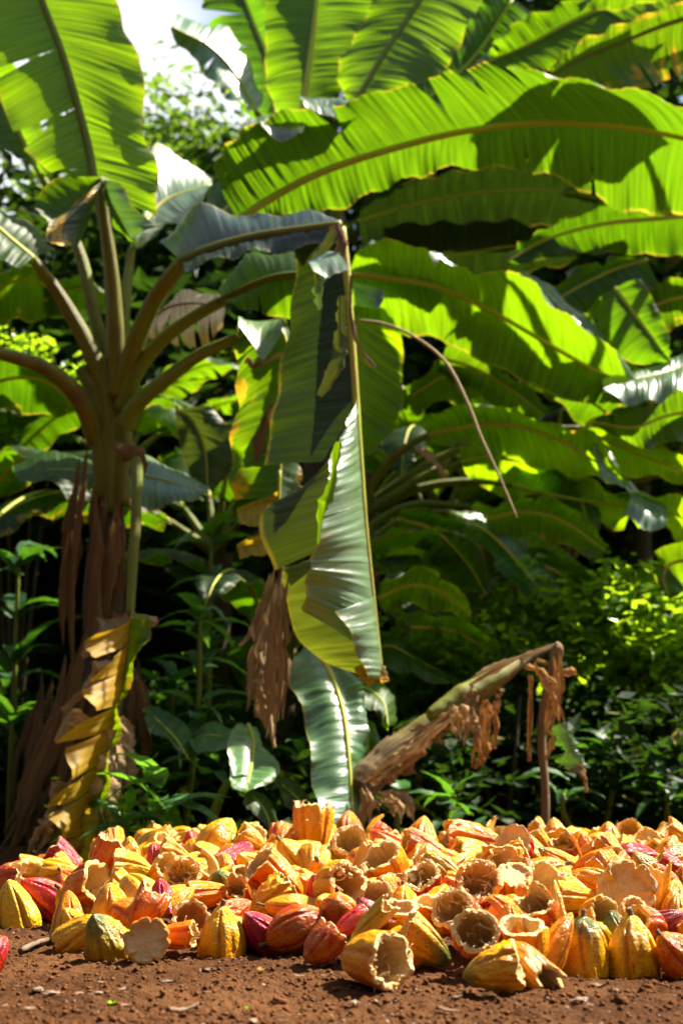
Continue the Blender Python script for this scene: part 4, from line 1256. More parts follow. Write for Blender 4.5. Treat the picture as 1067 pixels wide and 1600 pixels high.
dead_strips(banL, 'dead_sheath', frayed([(134, 690), (122, 760), (110, 850), (104, 950), (108, 1080)], 5.6, 6, 10, .022, 1)
            + frayed([(186, 735), (182, 820), (172, 930), (152, 1030)], 5.6, 7, 12, .026, 2) + frayed([(152, 740), (152, 860), (140, 1020)], 5.65, 6, 14, .028, 3)
            + frayed([(196, 850), (190, 900), (188, 980)], 5.6, 2, 3, .009, 4), 'leaf_dry', (.42, .30, .20), .35, curl=.9, crumple=.3)  # dark tint: shade along the stem is put into the strips
dead_strips(banL, 'dead_skirt', frayed([(150, 980), (120, 1100), (70, 1250), (40, 1345)], 5.6, 14, 34, .030, 5) + frayed([(80, 1030), (60, 1150), (30, 1340)], 5.8, 8, 40, .028, 6)
            + frayed([(190, 1000), (200, 1120), (190, 1300)], 5.7, 7, 26, .026, 7), 'leaf_dry', (.48, .38, .28), .3, curl=1.0, crumple=.5)
dead_strips(banL, 'dead_skirt', frayed([(120, 1215), (90, 1280), (55, 1345)], 5.25, 7, 16, .022, 8) + [(D([(60, 1280), (75, 1300), (55, 1340)], 5.1), [.006, .022, .004]), (D([(95, 1270), (60, 1300), (45, 1330)], 5.1), [.006, .02, .004])], 'leaf_dry', (1.1, .95, .8), .12, curl=1.0, crumple=.6)
# hanging bundle of dead leaf in the middle
dead_strips(banL, 'dead_leaf_bundle', frayed([(438, 885), (424, 960), (412, 1050), (408, 1130)], 5.3, 11, 16, .026, 11) + frayed([(440, 900), (434, 1020), (428, 1172)], 5.22, 8, 9, .024, 12)
            + [(D([(420, 950), (395, 985), (374, 1010)], 5.3), [.01, .022, .004]), (D([(405, 1060), (412, 1110), (430, 1168)], 5.18), [.012, .034, .004])], 'leaf_dry', (.9, .82, .72), .12, curl=1.1, crumple=.7)
stem_part(banL, 'dead_petiole', D([(470, 760), (450, 820), (438, 900), (430, 1000)], 5.35), [.012, .012, .010, .008], 'dry_stalk', nseg=8)

# ================================================== the middle banana plant
DC = 6.7
PUSH = 1.0      # the whole plant stands this much further back
base = P(568, 1310, DC + PUSH); base.z = 0
banC = empty('banana_plant', base, 'banana plant behind the hanging broken leaf with arching glowing leaves to its right', 'banana plant', 'banana plants')
stem_part(banC, 'trunk', D([(575, 1330), (570, 1150), (566, 1000), (566, 880), (568, 800), (570, 740)], DC), [.13, .11, .10, .085, .07, .045], 'trunk', rough=.15, ns=60, nseg=20)
# H
leaf(banC, D([(545, 428), (600, 434), (680, 448), (760, 482), (840, 528), (920, 574), (985, 605), (1018, 632)], (6.2, 6.0)),
     left=D([(556, 395), (600, 378), (680, 398), (740, 424), (815, 424), (872, 476), (945, 535), (1016, 628)], [6.4, 6.5, 6.5, 6.4, 6.4, 6.35, 6.3, 6.0]),
     right=D([(552, 492), (615, 520), (690, 530), (750, 560), (820, 598), (900, 628), (965, 630), (1019, 636)], [6.1, 6.0, 6.0, 5.95, 5.95, 5.9, 5.95, 6.0]),
     tl=((.28, .5, .05), (.80, .6, .01)), tr=((.17, .7, .004), (.78, .75, .006)), tint=(1.0, .98, 1), rib=(.018, .008), wave=.03, ripple=.009, dry=.02, bulge=.12,
     petiole=D([(566, 780), (556, 700), (545, 600), (538, 500), (545, 428)], (6.6, 6.2)), pet_r=[.04, .034, .028, .022, .018], under=0.6)
leaf(banC, D([(575, 382), (620, 392), (665, 402), (722, 428)], 6.3), left=D([(582, 376), (620, 386), (680, 402), (724, 424)], 6.4), right=D([(600, 395), (625, 425), (680, 430), (722, 432)], 6.15), mat='leaf_gloss', tint=(.45, .55, .5), rib=None, wave=.02)
leaf(banC, D([(812, 424), (850, 448), (880, 478), (945, 535)], 6.32), left=D([(800, 418), (850, 438), (885, 470), (952, 530)], 6.36), right=D([(812, 434), (845, 456), (878, 486), (940, 540)], 6.28), mat='leaf_gloss', tint=(1.6, 1.5, 1.6), rib=None, wave=.012)
# I
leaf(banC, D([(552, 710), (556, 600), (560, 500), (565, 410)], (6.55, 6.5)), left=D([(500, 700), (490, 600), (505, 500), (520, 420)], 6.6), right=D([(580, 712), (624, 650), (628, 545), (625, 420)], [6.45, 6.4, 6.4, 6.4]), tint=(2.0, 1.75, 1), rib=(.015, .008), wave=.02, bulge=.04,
     petiole=D([(568, 800), (562, 760), (552, 710)], 6.6), pet_r=[.03, .024, .016])
# J
leaf(banC, D([(668, 680), (720, 668), (790, 664), (860, 682), (925, 718), (985, 768)], (6.35, 6.1)),
     left=D([(650, 655), (700, 636), (785, 633), (862, 662), (928, 682), (988, 765)], [6.5, 6.55, 6.5, 6.5, 6.4, 6.1]), right=D([(662, 690), (728, 690), (805, 725), (870, 745), (935, 752), (988, 772)], [6.2, 6.15, 6.1, 6.0, 6.05, 6.1]),
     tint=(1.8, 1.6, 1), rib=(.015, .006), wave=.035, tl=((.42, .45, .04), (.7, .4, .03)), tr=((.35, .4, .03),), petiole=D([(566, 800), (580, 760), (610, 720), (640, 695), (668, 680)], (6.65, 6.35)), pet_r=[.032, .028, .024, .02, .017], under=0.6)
leaf(banC, D([(780, 636), (800, 655), (822, 664)], 6.45), left=D([(786, 634), (808, 648), (826, 660)], 6.5), right=D([(778, 640), (790, 668), (818, 668)], 6.4), mat='leaf_gloss', tint=(1.8, 1.7, 2), rib=None)
leaf(banC, D([(932, 690), (950, 730), (990, 768)], 6.1), left=D([(940, 690), (968, 730), (996, 770)], 6.15), right=D([(928, 700), (942, 745), (985, 772)], 6.05), mat='leaf_gloss', tint=(1.8, 1.7, 2), rib=None)
# K
leaf(banC, D([(720, 722), (780, 712), (840, 728), (905, 760)], (6.6, 6.5)), left=D([(718, 700), (770, 690), (850, 715), (906, 756)], 6.7), right=D([(728, 745), (780, 778), (850, 772), (905, 764)], 6.45), tint=(1.6, 1.45, 1), rib=(.01, .005), wave=.03,
     petiole=D([(570, 800), (620, 770), (670, 740), (720, 722)], 6.65), pet_r=[.026, .022, .018, .012], under=0.6)
# L2
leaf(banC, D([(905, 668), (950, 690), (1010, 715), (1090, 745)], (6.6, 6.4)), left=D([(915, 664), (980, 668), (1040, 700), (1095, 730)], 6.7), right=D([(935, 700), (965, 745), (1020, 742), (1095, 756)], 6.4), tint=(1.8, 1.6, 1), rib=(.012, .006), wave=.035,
     petiole=D([(574, 790), (680, 720), (800, 675), (905, 668)], (6.75, 6.6)), pet_r=[.03, .026, .02, .013], under=0.6)
# M
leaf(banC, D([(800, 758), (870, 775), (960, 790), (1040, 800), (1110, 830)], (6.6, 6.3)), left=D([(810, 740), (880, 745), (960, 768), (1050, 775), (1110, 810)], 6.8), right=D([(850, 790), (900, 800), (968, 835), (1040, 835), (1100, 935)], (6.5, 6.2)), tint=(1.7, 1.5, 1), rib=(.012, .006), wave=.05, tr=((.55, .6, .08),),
     petiole=D([(574, 800), (650, 765), (730, 752), (800, 758)], 6.7), pet_r=[.03, .026, .02, .013], under=0.6)
leaf(banC, D([(985, 775), (1010, 790), (1040, 800)], 6.3), left=D([(960, 772), (1000, 765), (1045, 785)], 6.4), right=D([(975, 800), (1005, 830), (1040, 820)], 6.2), mat='leaf_gloss', tint=(1.5, 1.5, 1.7), rib=None)
# lower droopers; raised tints stand in for blocked sunlight
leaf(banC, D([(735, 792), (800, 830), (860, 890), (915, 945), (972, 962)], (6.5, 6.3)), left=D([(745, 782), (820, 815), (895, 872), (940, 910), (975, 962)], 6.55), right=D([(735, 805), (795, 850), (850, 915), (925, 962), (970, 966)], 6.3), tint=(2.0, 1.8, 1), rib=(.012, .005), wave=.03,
     petiole=D([(572, 850), (590, 815), (650, 788), (735, 792)], (6.6, 6.5)), pet_r=[.03, .026, .022, .014], under=0.5)
leaf(banC, D([(700, 800), (765, 835), (825, 900), (870, 965), (905, 1000)], (6.3, 6.1)), left=D([(700, 790), (780, 820), (850, 885), (890, 950), (908, 998)], 6.35), right=D([(700, 815), (750, 850), (800, 910), (850, 980), (902, 1004)], 6.1), tint=(1.1, 1.3, .9), rib=(.012, .005), mat='leaf_gloss', mat_r='leaf', wave=.03,
     petiole=D([(572, 870), (600, 830), (650, 805), (700, 800)], (6.5, 6.3)), pet_r=[.03, .026, .022, .014])
leaf(banC, D([(700, 830), (745, 880), (780, 950), (790, 1030)], (6.6, 6.5)), left=D([(650, 850), (660, 930), (700, 1010), (780, 1032)], 6.7), right=D([(740, 815), (800, 870), (808, 950), (795, 1028)], 6.5), mat='leaf_old_shaded', tint=(1.0, .75, .7), dry=.22, rib=(.01, .005), wave=.05)
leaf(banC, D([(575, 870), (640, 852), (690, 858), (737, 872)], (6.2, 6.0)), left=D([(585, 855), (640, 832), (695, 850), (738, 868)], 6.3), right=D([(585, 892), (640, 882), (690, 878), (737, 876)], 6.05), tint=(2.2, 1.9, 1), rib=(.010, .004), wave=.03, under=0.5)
leaf(banC, D([(600, 905), (640, 930), (700, 980), (740, 1050)], (6.7, 6.6)), left=D([(610, 890), (670, 900), (740, 950), (760, 1040)], 6.8), right=D([(590, 930), (610, 980), (660, 1030), (730, 1060)], 6.6), mat='leaf_old_shaded', tint=(.9, 1, .9), rib=(.010, .004), wave=.04)
leaf(banC, D([(575, 1020), (610, 1010), (650, 1030), (735, 1075)], (6.0, 5.9)), left=D([(580, 1005), (615, 985), (665, 1010), (738, 1070)], 6.1), right=D([(580, 1045), (620, 1050), (660, 1060), (735, 1080)], 5.8), tint=(1.8, 1.6, 1), rib=(.008, .004), wave=.03)
# upper blades under the great arching leaf, their shade put into the dark tint
leaf(banC, D([(560, 345), (650, 318), (760, 300), (880, 300), (1000, 325)], (6.9, 7.1)), left=D([(575, 300), (650, 275), (760, 258), (880, 262), (1000, 300)], 7.2), right=D([(570, 400), (660, 375), (760, 345), (860, 350), (1000, 345)], 6.8), mat='leaf_old_shaded', tint=(.2, .32, .22), rib=(.014, .006), wave=.04, under=.7)
leaf(banC, D([(600, 390), (700, 400), (800, 385), (900, 395)], 7.1), left=D([(600, 350), (700, 350), (800, 340), (900, 380)], 7.3), right=D([(620, 440), (700, 445), (800, 430), (900, 410)], 6.9), mat='leaf_old_shaded', tint=(.2, .32, .22), rib=(.014, .006), wave=.04, under=.7)
stem_part(banC, 'dry_stalk', D([(562, 500), (600, 506), (645, 525), (695, 565), (728, 625), (752, 685), (780, 745), (808, 810)], (4.7, 4.5)), [.005, .006, .006, .007, .007, .006, .005, .003], 'straw', nseg=7, ns=50)
dead_strips(banC, 'withered_rag', [(D([(650, 700), (670, 712), (698, 745)], 6.3), [.02, .035, .01])], 'leaf_dry', (1.2, 1.0, .9), .1)

PUSH = 0.0
# ================================================== rear banana plants (upper part of the picture)
DT = 7.8
base = P(520, 1270, DT); base.z = 0
banT = empty('banana_plant', base, 'tall rear banana plant whose upright leaves fill the top centre', 'banana plant', 'banana plants')
stem_part(banT, 'trunk', D([(500, 1290), (500, 1000), (505, 700), (515, 500), (520, 380), (525, 320)], DT), [.16, .13, .11, .09, .075, .05], 'trunk', rough=.15, ns=60, nseg=18)
leaf(banT, D([(468, 210), (482, 110), (492, 30), (500, -60)], (7.6, 7.9)), left=D([(440, 192), (418, 130), (416, 40), (420, -60)], 7.8), right=D([(505, 170), (560, 110), (588, 30), (592, -60)], 7.7), tint=(1.0, 1.0, 1), rib=(.020, .012), wave=.03, bulge=.05,
     petiole=D([(520, 380), (490, 310), (468, 210)], (7.8, 7.6)), pet_r=[.035, .03, .022])
leaf(banT, D([(556, 160), (600, 85), (645, 20), (700, -60)], (7.3, 7.6)), left=D([(545, 160), (530, 110), (570, 30), (610, -60)], 7.5), right=D([(612, 155), (680, 120), (722, 60), (780, -40)], 7.3), tint=(1.05, 1.0, 1), rib=(.020, .012), rib_mat='petiole', wave=.03, bulge=.05, tr=((.55, .5, .04),),
     petiole=D([(525, 370), (530, 260), (556, 160)], (7.7, 7.3)), pet_r=[.035, .03, .022])
leaf(banT, D([(430, 190), (425, 110), (395, 30), (360, -60)], (8.0, 8.4)), left=D([(400, 195), (345, 130), (325, 40), (300, -60)], 8.4), right=D([(440, 180), (455, 100), (440, 20), (420, -60)], 8.1), mat='leaf', tint=(.6, .75, .8), rib=(.016, .01), wave=.06, tl=((.3, .8, .04), (.5, .8, .05), (.7, .8, .04)),
     petiole=D([(515, 380), (470, 290), (430, 190)], (7.8, 8.0)), pet_r=[.035, .03, .02])
leaf(banT, D([(400, 175), (370, 120), (330, 75), (268, 42)], (7.5, 7.2)), left=D([(385, 175), (345, 145), (310, 100), (266, 48)], 7.3), right=D([(400, 165), (385, 105), (345, 60), (270, 36)], 7.6), mat='leaf_gloss', tint=(1.4, 1.5, 1.6), rib=(.012, .005), wave=.05, tl=((.3, .8, .04), (.6, .8, .05)), tr=((.5, .8, .05), (.75, .8, .06)),
     petiole=D([(515, 370), (460, 260), (400, 175)], (7.8, 7.5)), pet_r=[.03, .025, .016], pet_mat='petiole_brown')
leaf(banT, D([(460, 330), (400, 300), (350, 330), (320, 400)], (7.6, 7.2)), left=D([(450, 300), (390, 260), (330, 290), (300, 390)], 7.5), right=D([(460, 360), (410, 350), (380, 380), (340, 420)], 7.2), tint=(1, 1, 1), rib=(.014, .006), wave=.04)
leaf(banT, D([(560, 200), (660, 160), (740, 90), (800, 0)], (7.9, 8.3)), left=D([(540, 170), (640, 110), (720, 40), (770, -30)], 8.2), right=D([(580, 240), (680, 210), (770, 130), (830, 20)], 8.0), mat='leaf', tint=(.7, .85, .8), rib=(.016, .008), wave=.05)

DR = 8.0
base = P(1290, 1270, DR); base.z = 0
banR = empty('banana_plant', base, 'banana plant past the right edge whose long leaves reach in at the upper right', 'banana plant', 'banana plants')
stem_part(banR, 'trunk', D([(1290, 1290), (1285, 900), (1270, 600), (1240, 350), (1200, 200)], DR), [.17, .14, .12, .10, .06], 'trunk', rough=.15, ns=50, nseg=18)
leaf(banR, D([(1130, -60), (1010, -18), (900, 30), (820, 72), (748, 102)], (7.9, 7.5)), left=D([(1100, -110), (1000, -60), (880, 0), (800, 45), (746, 98)], 8.1), right=D([(1140, 0), (1040, 20), (960, 55), (870, 108), (752, 108)], 7.5), tint=(.9, .95, 1), rib=(.020, .008), wave=.03, tr=((.45, .5, .02),),
     petiole=D([(1190, 260), (1185, 100), (1160, 0), (1130, -60)], DR), pet_r=[.05, .04, .03, .022], under=0.6)
leaf(banR, D([(1110, 18), (1040, 38), (960, 70), (905, 92), (862, 118)], (7.6, 7.3)), left=D([(1110, -10), (1030, 10), (965, 38), (910, 66), (866, 108)], 7.7), right=D([(1110, 90), (1050, 120), (1000, 140), (930, 145), (866, 126)], 7.2), tint=(.95, .9, 1), dry=.26, rib=(.018, .008), rib_mat='petiole_brown', wave=.03, tr=((.25, .7, .04), (.42, .6, .03)),
     petiole=D([(1190, 280), (1180, 160), (1150, 60), (1110, 18)], (DR, 7.6)), pet_r=[.05, .04, .03, .02], under=0.6)
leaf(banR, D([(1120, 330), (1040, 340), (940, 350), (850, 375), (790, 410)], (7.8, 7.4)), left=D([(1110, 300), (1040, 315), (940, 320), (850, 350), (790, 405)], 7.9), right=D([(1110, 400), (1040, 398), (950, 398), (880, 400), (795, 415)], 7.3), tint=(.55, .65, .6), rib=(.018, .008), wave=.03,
     petiole=D([(1190, 420), (1160, 350), (1120, 330)], (DR, 7.8)), pet_r=[.05, .04, .02], under=0.6)
leaf(banR, D([(1010, 405), (960, 420), (900, 450), (850, 480)], (7.6, 7.4)), left=D([(1000, 398), (940, 400), (880, 430), (845, 475)], 7.7), right=D([(1045, 465), (1000, 480), (930, 490), (860, 486)], 7.3), tint=(.7, .75, .7), rib=(.012, .006), wave=.06, tl=((.4, .7, .06),), under=0.6)
leaf(banR, D([(960, 450), (990, 490), (1020, 530), (1046, 565)], (7.3, 7.1)), left=D([(915, 480), (940, 530), (980, 565), (1044, 568)], 7.2), right=D([(1000, 440), (1025, 480), (1042, 520), (1048, 560)], 7.3), tint=(.75, .85, .9), rib=(.012, .006), wave=.03, under=0.6)
leaf(banR, D([(1100, 560), (1050, 580), (1000, 592), (940, 600)], (7.1, 6.9)), left=D([(1100, 535), (1050, 560), (1000, 578), (940, 596)], 7.3), right=D([(1100, 600), (1050, 612), (1005, 625), (945, 608)], 6.8), mat='leaf_gloss', tint=(.9, 1.1, 1.1), rib=(.012, .005), wave=.04)
leaf(banR, D([(1100, 640), (1040, 650), (990, 668), (930, 660)], (7.2, 7.0)), left=D([(1100, 600), (1040, 620), (985, 635), (930, 655)], 7.4), right=D([(1100, 680), (1050, 690), (1000, 700), (930, 668)], 6.9), tint=(.9, .95, 1), rib=(.012, .005), wave=.04, under=0.6)
leaf(banR, D([(1100, 250), (1040, 270), (960, 290), (880, 300)], (8.2, 8.0)), left=D([(1100, 215), (1040, 235), (950, 262), (880, 295)], 8.4), right=D([(1100, 300), (1040, 312), (950, 318), (880, 308)], 7.9), tint=(1.0, 1.0, 1), rib=(.012, .005), wave=.05, under=0.6)

# young banana leaves low in the middle
base = P(540, 1300, 5.3); base.z = 0
ban5 = empty('young_banana_plant', base, 'young banana plant with a glossy hanging leaf just behind the heap', 'banana plant', 'young banana plants')
leaf(ban5, D([(490, 1005), (515, 1050), (535, 1110), (545, 1190), (552, 1300)], (5.5, 5.1)), left=D([(478, 1000), (452, 1050), (478, 1120), (490, 1200), (505, 1300)], (5.5, 5.0)), right=D([(500, 1000), (545, 1050), (572, 1110), (574, 1200), (568, 1300)], (5.5, 5.2)),
     mat='leaf_gloss', tint=(.75, 1.1, .75), rib=(.012, .006), rib_mat='midrib', bulge=.05, wave=.03, ripple=.006, petiole=D([(556, 1310), (520, 1150), (490, 1050), (482, 985), (490, 1005)], (5.7, 5.5)), pet_r=[.03, .025, .02, .015, .012])
leaf(ban5, D([(555, 1070), (580, 1080), (600, 1100), (606, 1135)], (5.6, 5.4)), left=D([(560, 1055), (590, 1062), (608, 1085), (607, 1133)], 5.7), right=D([(550, 1090), (572, 1105), (595, 1115), (604, 1136)], 5.4), tint=(1.2, 1.1, 1), rib=(.007, .003))
leaf(ban5, D([(565, 1120), (575, 1180), (560, 1240), (530, 1280)], 5.6), left=D([(540, 1120), (545, 1180), (530, 1230), (520, 1278)], 5.6), right=D([(585, 1130), (600, 1190), (585, 1250), (540, 1284)], 5.6), mat='broad', rib=(.007, .003))
base = P(350, 1300, 5.3); base.z = 0
ban6 = empty('young_banana_plant', base, 'small banana sucker with one broad pale ribbed leaf left of the dead leaf bundle', 'banana plant', 'young banana plants')
leaf(ban6, D([(388, 1132), (396, 1160), (392, 1200), (383, 1238)], (5.4, 5.1)), left=D([(375, 1135), (360, 1150), (362, 1200), (378, 1237)], (5.4, 5.0)), right=D([(400, 1135), (418, 1170), (436, 1210), (390, 1238)], (5.4, 5.1)), mat='leaf_gloss', tint=(1.2, 1.7, .8), rib=(.008, .004), bulge=.05,
     petiole=D([(322, 1330), (335, 1270), (360, 1220), (385, 1240)], 5.3), pet_r=[.02, .018, .014, .008])
leaf(ban6, D([(300, 1160), (318, 1150), (340, 1150), (372, 1158)], (5.6, 5.4)), left=D([(302, 1140), (325, 1125), (350, 1135), (372, 1155)], 5.7), right=D([(308, 1178), (325, 1182), (350, 1175), (372, 1162)], 5.3), mat='leaf_gloss', tint=(.7, 1.0, .5), rib=(.007, .003))
leaf(ban6, D([(225, 1110), (250, 1130), (275, 1155), (296, 1188)], (5.6, 5.3)), left=D([(228, 1104), (262, 1115), (288, 1145), (298, 1186)], 5.7), right=D([(226, 1120), (240, 1145), (268, 1170), (294, 1190)], 5.3), mat='broad', tint=(1, 1, 1), rib=(.007, .003))
leaf(ban6, D([(385, 1240), (400, 1250), (415, 1270), (425, 1300)], (5.2, 5.1)), left=D([(388, 1232), (410, 1238), (426, 1260), (428, 1298)], 5.3), right=D([(382, 1248), (392, 1262), (408, 1285), (422, 1302)], 5.1), mat='leaf', tint=(1, 1, 1), rib=(.006, .003))
leaf(ban6, D([(430, 1220), (450, 1235), (470, 1255), (482, 1285)], (5.5, 5.3)), left=D([(432, 1212), (460, 1222), (480, 1245), (484, 1282)], 5.6), right=D([(428, 1228), (442, 1248), (462, 1270), (480, 1287)], 5.3), mat='leaf', tint=(1, 1, 1), rib=(.006, .003))
leaf(ban6, D([(275, 640), (300, 655), (320, 700), (325, 760)], (7.0, 7.0)), left=D([(272, 615), (275, 650), (282, 700), (300, 750)], 7.0), right=D([(330, 635), (365, 680), (370, 720), (335, 765)], 7.0), mat='leaf_old_shaded', tint=(.9, 1, 1), rib=(.01, .005))

# ================================================== fallen stem and dry stalks on the right
base = P(585, 1310, 5.3); base.z = 0
fallen = empty('fallen_banana_stem', base, 'rotting fallen banana stem propped up diagonally, brown with yellow green patches', 'dead stem')
stem_part(fallen, 'stem', D([(560, 1235), (590, 1200), (640, 1160), (690, 1125), (740, 1092), (790, 1052), (830, 1025), (872, 1008)], (5.2, 5.6)), [.056, .066, .058, .05, .042, .03, .017, .010], 'fallen', rough=.16, ns=90, nseg=22)
stem_part(fallen, 'green_sheath', D([(672, 1120), (720, 1090), (775, 1058), (815, 1032)], (5.22, 5.4)), [.026, .045, .034, .012], 'green_stem', rough=.1, ns=50, nseg=16)
rag = []
for k in range(26):
    t = random.uniform(0, 1)
    x0 = 575 + t * 190; y0 = 1205 - t * 115 + random.uniform(-32, 34)
    if random.random() < .55:
        pts = [(x0, y0), (x0 + random.uniform(-25, 25), y0 + random.uniform(-12, 20)), (x0 + random.uniform(-30, 30), y0 + random.uniform(5, 50))]
    else:
        pts = [(x0 - 22, y0 + 14), (x0, y0), (x0 + 26, y0 - 18)]
    rag.append((D(pts, 5.1 + random.uniform(-.02, .2) + t * .12), [.006, random.uniform(.012, .026), .004]))
dead_strips(fallen, 'husk_flake', rag, 'leaf_dry', (1.15, .95, .75), .15, curl=.8, crumple=.9)
dead_strips(fallen, 'husk_flake', frayed([(700, 1100), (716, 1120), (714, 1172)], 5.15, 7, 12, .020, 21) + frayed([(728, 1100), (738, 1130), (742, 1170)], 5.15, 4, 7, .016, 22)
            + frayed([(572, 1222), (620, 1185), (665, 1150), (705, 1110)], 5.12, 8, 14, .018, 23) + frayed([(655, 1125), (730, 1072), (800, 1032), (868, 1008)], 5.33, 4, 5, .012, 24)
            + frayed([(590, 1235), (620, 1250), (636, 1295)], 5.12, 6, 16, .020, 25) + frayed([(570, 1225), (578, 1260), (576, 1310)], 5.15, 5, 10, .022, 26), 'leaf_dry', (1.35, 1.15, .9), .1, curl=1.0, crumple=.6)
dead_strips(fallen, 'hanging_rag', [
    *frayed([(757, 1095), (752, 1140), (748, 1204)], 5.2, 6, 8, .014, 31), (D([(772, 1095), (775, 1130), (772, 1170)], 5.25), [.006, .012, .006]),
    (D([(745, 1150), (752, 1185), (740, 1200)], 5.2), [.01, .02, .008]), (D([(828, 1055), (828, 1110), (826, 1190)], 5.3), [.008, .01, .007]), (D([(757, 1095), (765, 1110), (780, 1100)], 5.2), [.01, .018, .01])], 'leaf_dry', (1.2, .75, .35), .12, curl=1.0, crumple=.5)
base = P(850, 1300, 5.3); base.z = 0
stalk = empty('dry_banana_stalk', base, 'upright dry brown stalk with a kinked top and straw rags, right of centre', 'dead stem')
stem_part(stalk, 'stalk', D([(852, 1312), (851, 1230), (846, 1160), (850, 1100), (862, 1050), (870, 1015), (864, 1008)], 5.3), [.016, .015, .015, .014, .020, .024, .012], 'dry_stalk', rough=.15, nseg=10, ns=60)
dead_strips(stalk, 'hanging_rag', [
    *frayed([(868, 1012), (872, 1060), (862, 1110), (858, 1155)], 5.27, 7, 6, .015, 32), *frayed([(835, 1035), (850, 1060), (870, 1100), (882, 1150)], 5.2, 4, 4, .011, 33),
    (D([(865, 1140), (860, 1165), (852, 1188)], 5.25), [.012, .012, .006]), (D([(838, 1030), (862, 1040), (885, 1050), (900, 1048)], 5.3), [.006, .010, .012, .012]), (D([(820, 1040), (845, 1050), (870, 1070)], 5.2), [.012, .012, .008])], 'leaf_dry', (1.25, .85, .45), .12, curl=.9, crumple=.5)
dead_strips(stalk, 'hanging_rag', [(D([(876, 1130), (890, 1170), (900, 1205)], 5.2), [.014, .045, .03])], 'leaf_gloss', (1.2, 1.5, .8), .0, curl=.5, crumple=.2)
dead_strips(stalk, 'hanging_rag', [(D([(900, 1195), (912, 1215), (915, 1238)], 5.2), [.02, .012, .008])], 'leaf_dry', (1.2, .9, .6), .1)

# ================================================== generic banana plants behind, their shade put into darker tints
def world_leaf(base_p, az, el, length, width, droop, seed):
    R = random.Random(seed)
    n = 8
    pts = [np.array(base_p)]
    d_el = el
    stp = length / (n - 1)
    for i in range(1, n):
        d_el = el - droop * (i / (n - 1)) ** 1.3
        pts.append(pts[-1] + stp * np.array([math.cos(az) * math.cos(d_el), math.sin(az) * math.cos(d_el), math.sin(d_el)]))
    pts = np.array(pts)
    side = np.array([-math.sin(az), math.cos(az), 0])
    prof = np.array([.25, .8, 1, 1, .95, .8, .5, .03])
    sag = R.uniform(.1, .5)
    l_ = pts + side * width * .5 * prof[:, None] + np.array([0, 0, -sag * width * .5]) * prof[:, None]
    r_ = pts - side * width * .5 * prof[:, None] + np.array([0, 0, -sag * width * .5]) * prof[:, None]
    return pts, l_, r_


def rear_banana(px, d, h, n, label, seed, tint=(.75, .85, .85), lscale=1.0):
    R = random.Random(seed)
    b0 = P(px, 1270, d); b0.z = 0
    e = empty('banana_plant', b0, label, 'banana plant', 'banana plants')
    stem_part(e, 'trunk', np.array([(b0.x, b0.y, 0), (b0.x, b0.y, h * .5), (b0.x + .05, b0.y, h)]), [.12, .09, .05], 'trunk', rough=.15, nseg=12, ns=20)
    for k in range(n):
        az = 2 * math.pi * k / n + R.uniform(-.4, .4); el = R.uniform(.35, 1.25)
        L = R.uniform(1.1, 1.9) * lscale
        p0 = np.array([b0.x, b0.y, h])
        p1 = p0 + .35 * np.array([math.cos(az) * math.cos(el), math.sin(az) * math.cos(el), math.sin(el)])
        m, l_, r_ = world_leaf(p1, az, el, L, R.uniform(.38, .55) * lscale, R.uniform(1.0, 2.1), seed * 50 + k)
        te = tuple((R.uniform(.15, .9), R.uniform(.4, .9), R.uniform(.01, .05)) for _ in range(3))
        te2 = tuple((R.uniform(.15, .9), R.uniform(.4, .9), R.uniform(.01, .05)) for _ in range(2))
        tt = R.uniform(.8, 1.15)
        leaf(e, m, l_, r_, tint=tuple(c * tt for c in tint), rib=(.014, .004), tl=te, tr=te2, wave=.03, dry=R.choice([0, 0, .1, .2]), petiole=np.array([p0, (p0 + p1) / 2, p1]), pet_r=[.03, .025, .015])
    return e


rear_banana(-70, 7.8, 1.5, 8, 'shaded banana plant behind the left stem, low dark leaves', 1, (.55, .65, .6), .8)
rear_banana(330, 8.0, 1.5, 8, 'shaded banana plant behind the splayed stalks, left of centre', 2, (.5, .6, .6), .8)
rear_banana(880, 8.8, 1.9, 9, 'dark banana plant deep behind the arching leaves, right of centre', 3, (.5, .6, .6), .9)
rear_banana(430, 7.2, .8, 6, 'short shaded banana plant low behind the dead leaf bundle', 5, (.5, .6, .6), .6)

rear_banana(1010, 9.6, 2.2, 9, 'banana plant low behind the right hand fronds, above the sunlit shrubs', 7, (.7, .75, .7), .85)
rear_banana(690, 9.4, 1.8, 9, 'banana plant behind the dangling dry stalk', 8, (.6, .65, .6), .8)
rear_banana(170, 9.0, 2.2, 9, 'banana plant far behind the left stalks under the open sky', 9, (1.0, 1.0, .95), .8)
# a frond above the frame whose shadow falls across the great arching leaf
gp = np.array(P(840, 195, 6.6)) + np.array(SUN_DIR) * 1.25
leaf(banR, np.array([gp + np.array(q) for q in ((.75, .25, .15), (.4, .12, .12), (.1, 0, .05), (-.2, -.05, -.05), (-.42, -.1, -.2))]),
     left=np.array([gp + np.array(q) for q in ((.72, .42, .18), (.4, .40, .12), (.1, .30, .05), (-.2, .22, -.05), (-.42, -.08, -.2))]),
     right=np.array([gp + np.array(q) for q in ((.78, .1, .1), (.4, -.16, .1), (.1, -.28, .05), (-.2, -.24, -.1), (-.42, -.12, -.22))]), mat='leaf', rib=(.014, .006), tl=((.4, .7, .08),), tr=((.55, .6, .06),),
     petiole=np.array([np.array(P(1200, 200, 8.0)), gp + np.array((1.0, .6, .0)), gp + np.array((.75, .25, .15))]), pet_r=[.035, .025, .016])
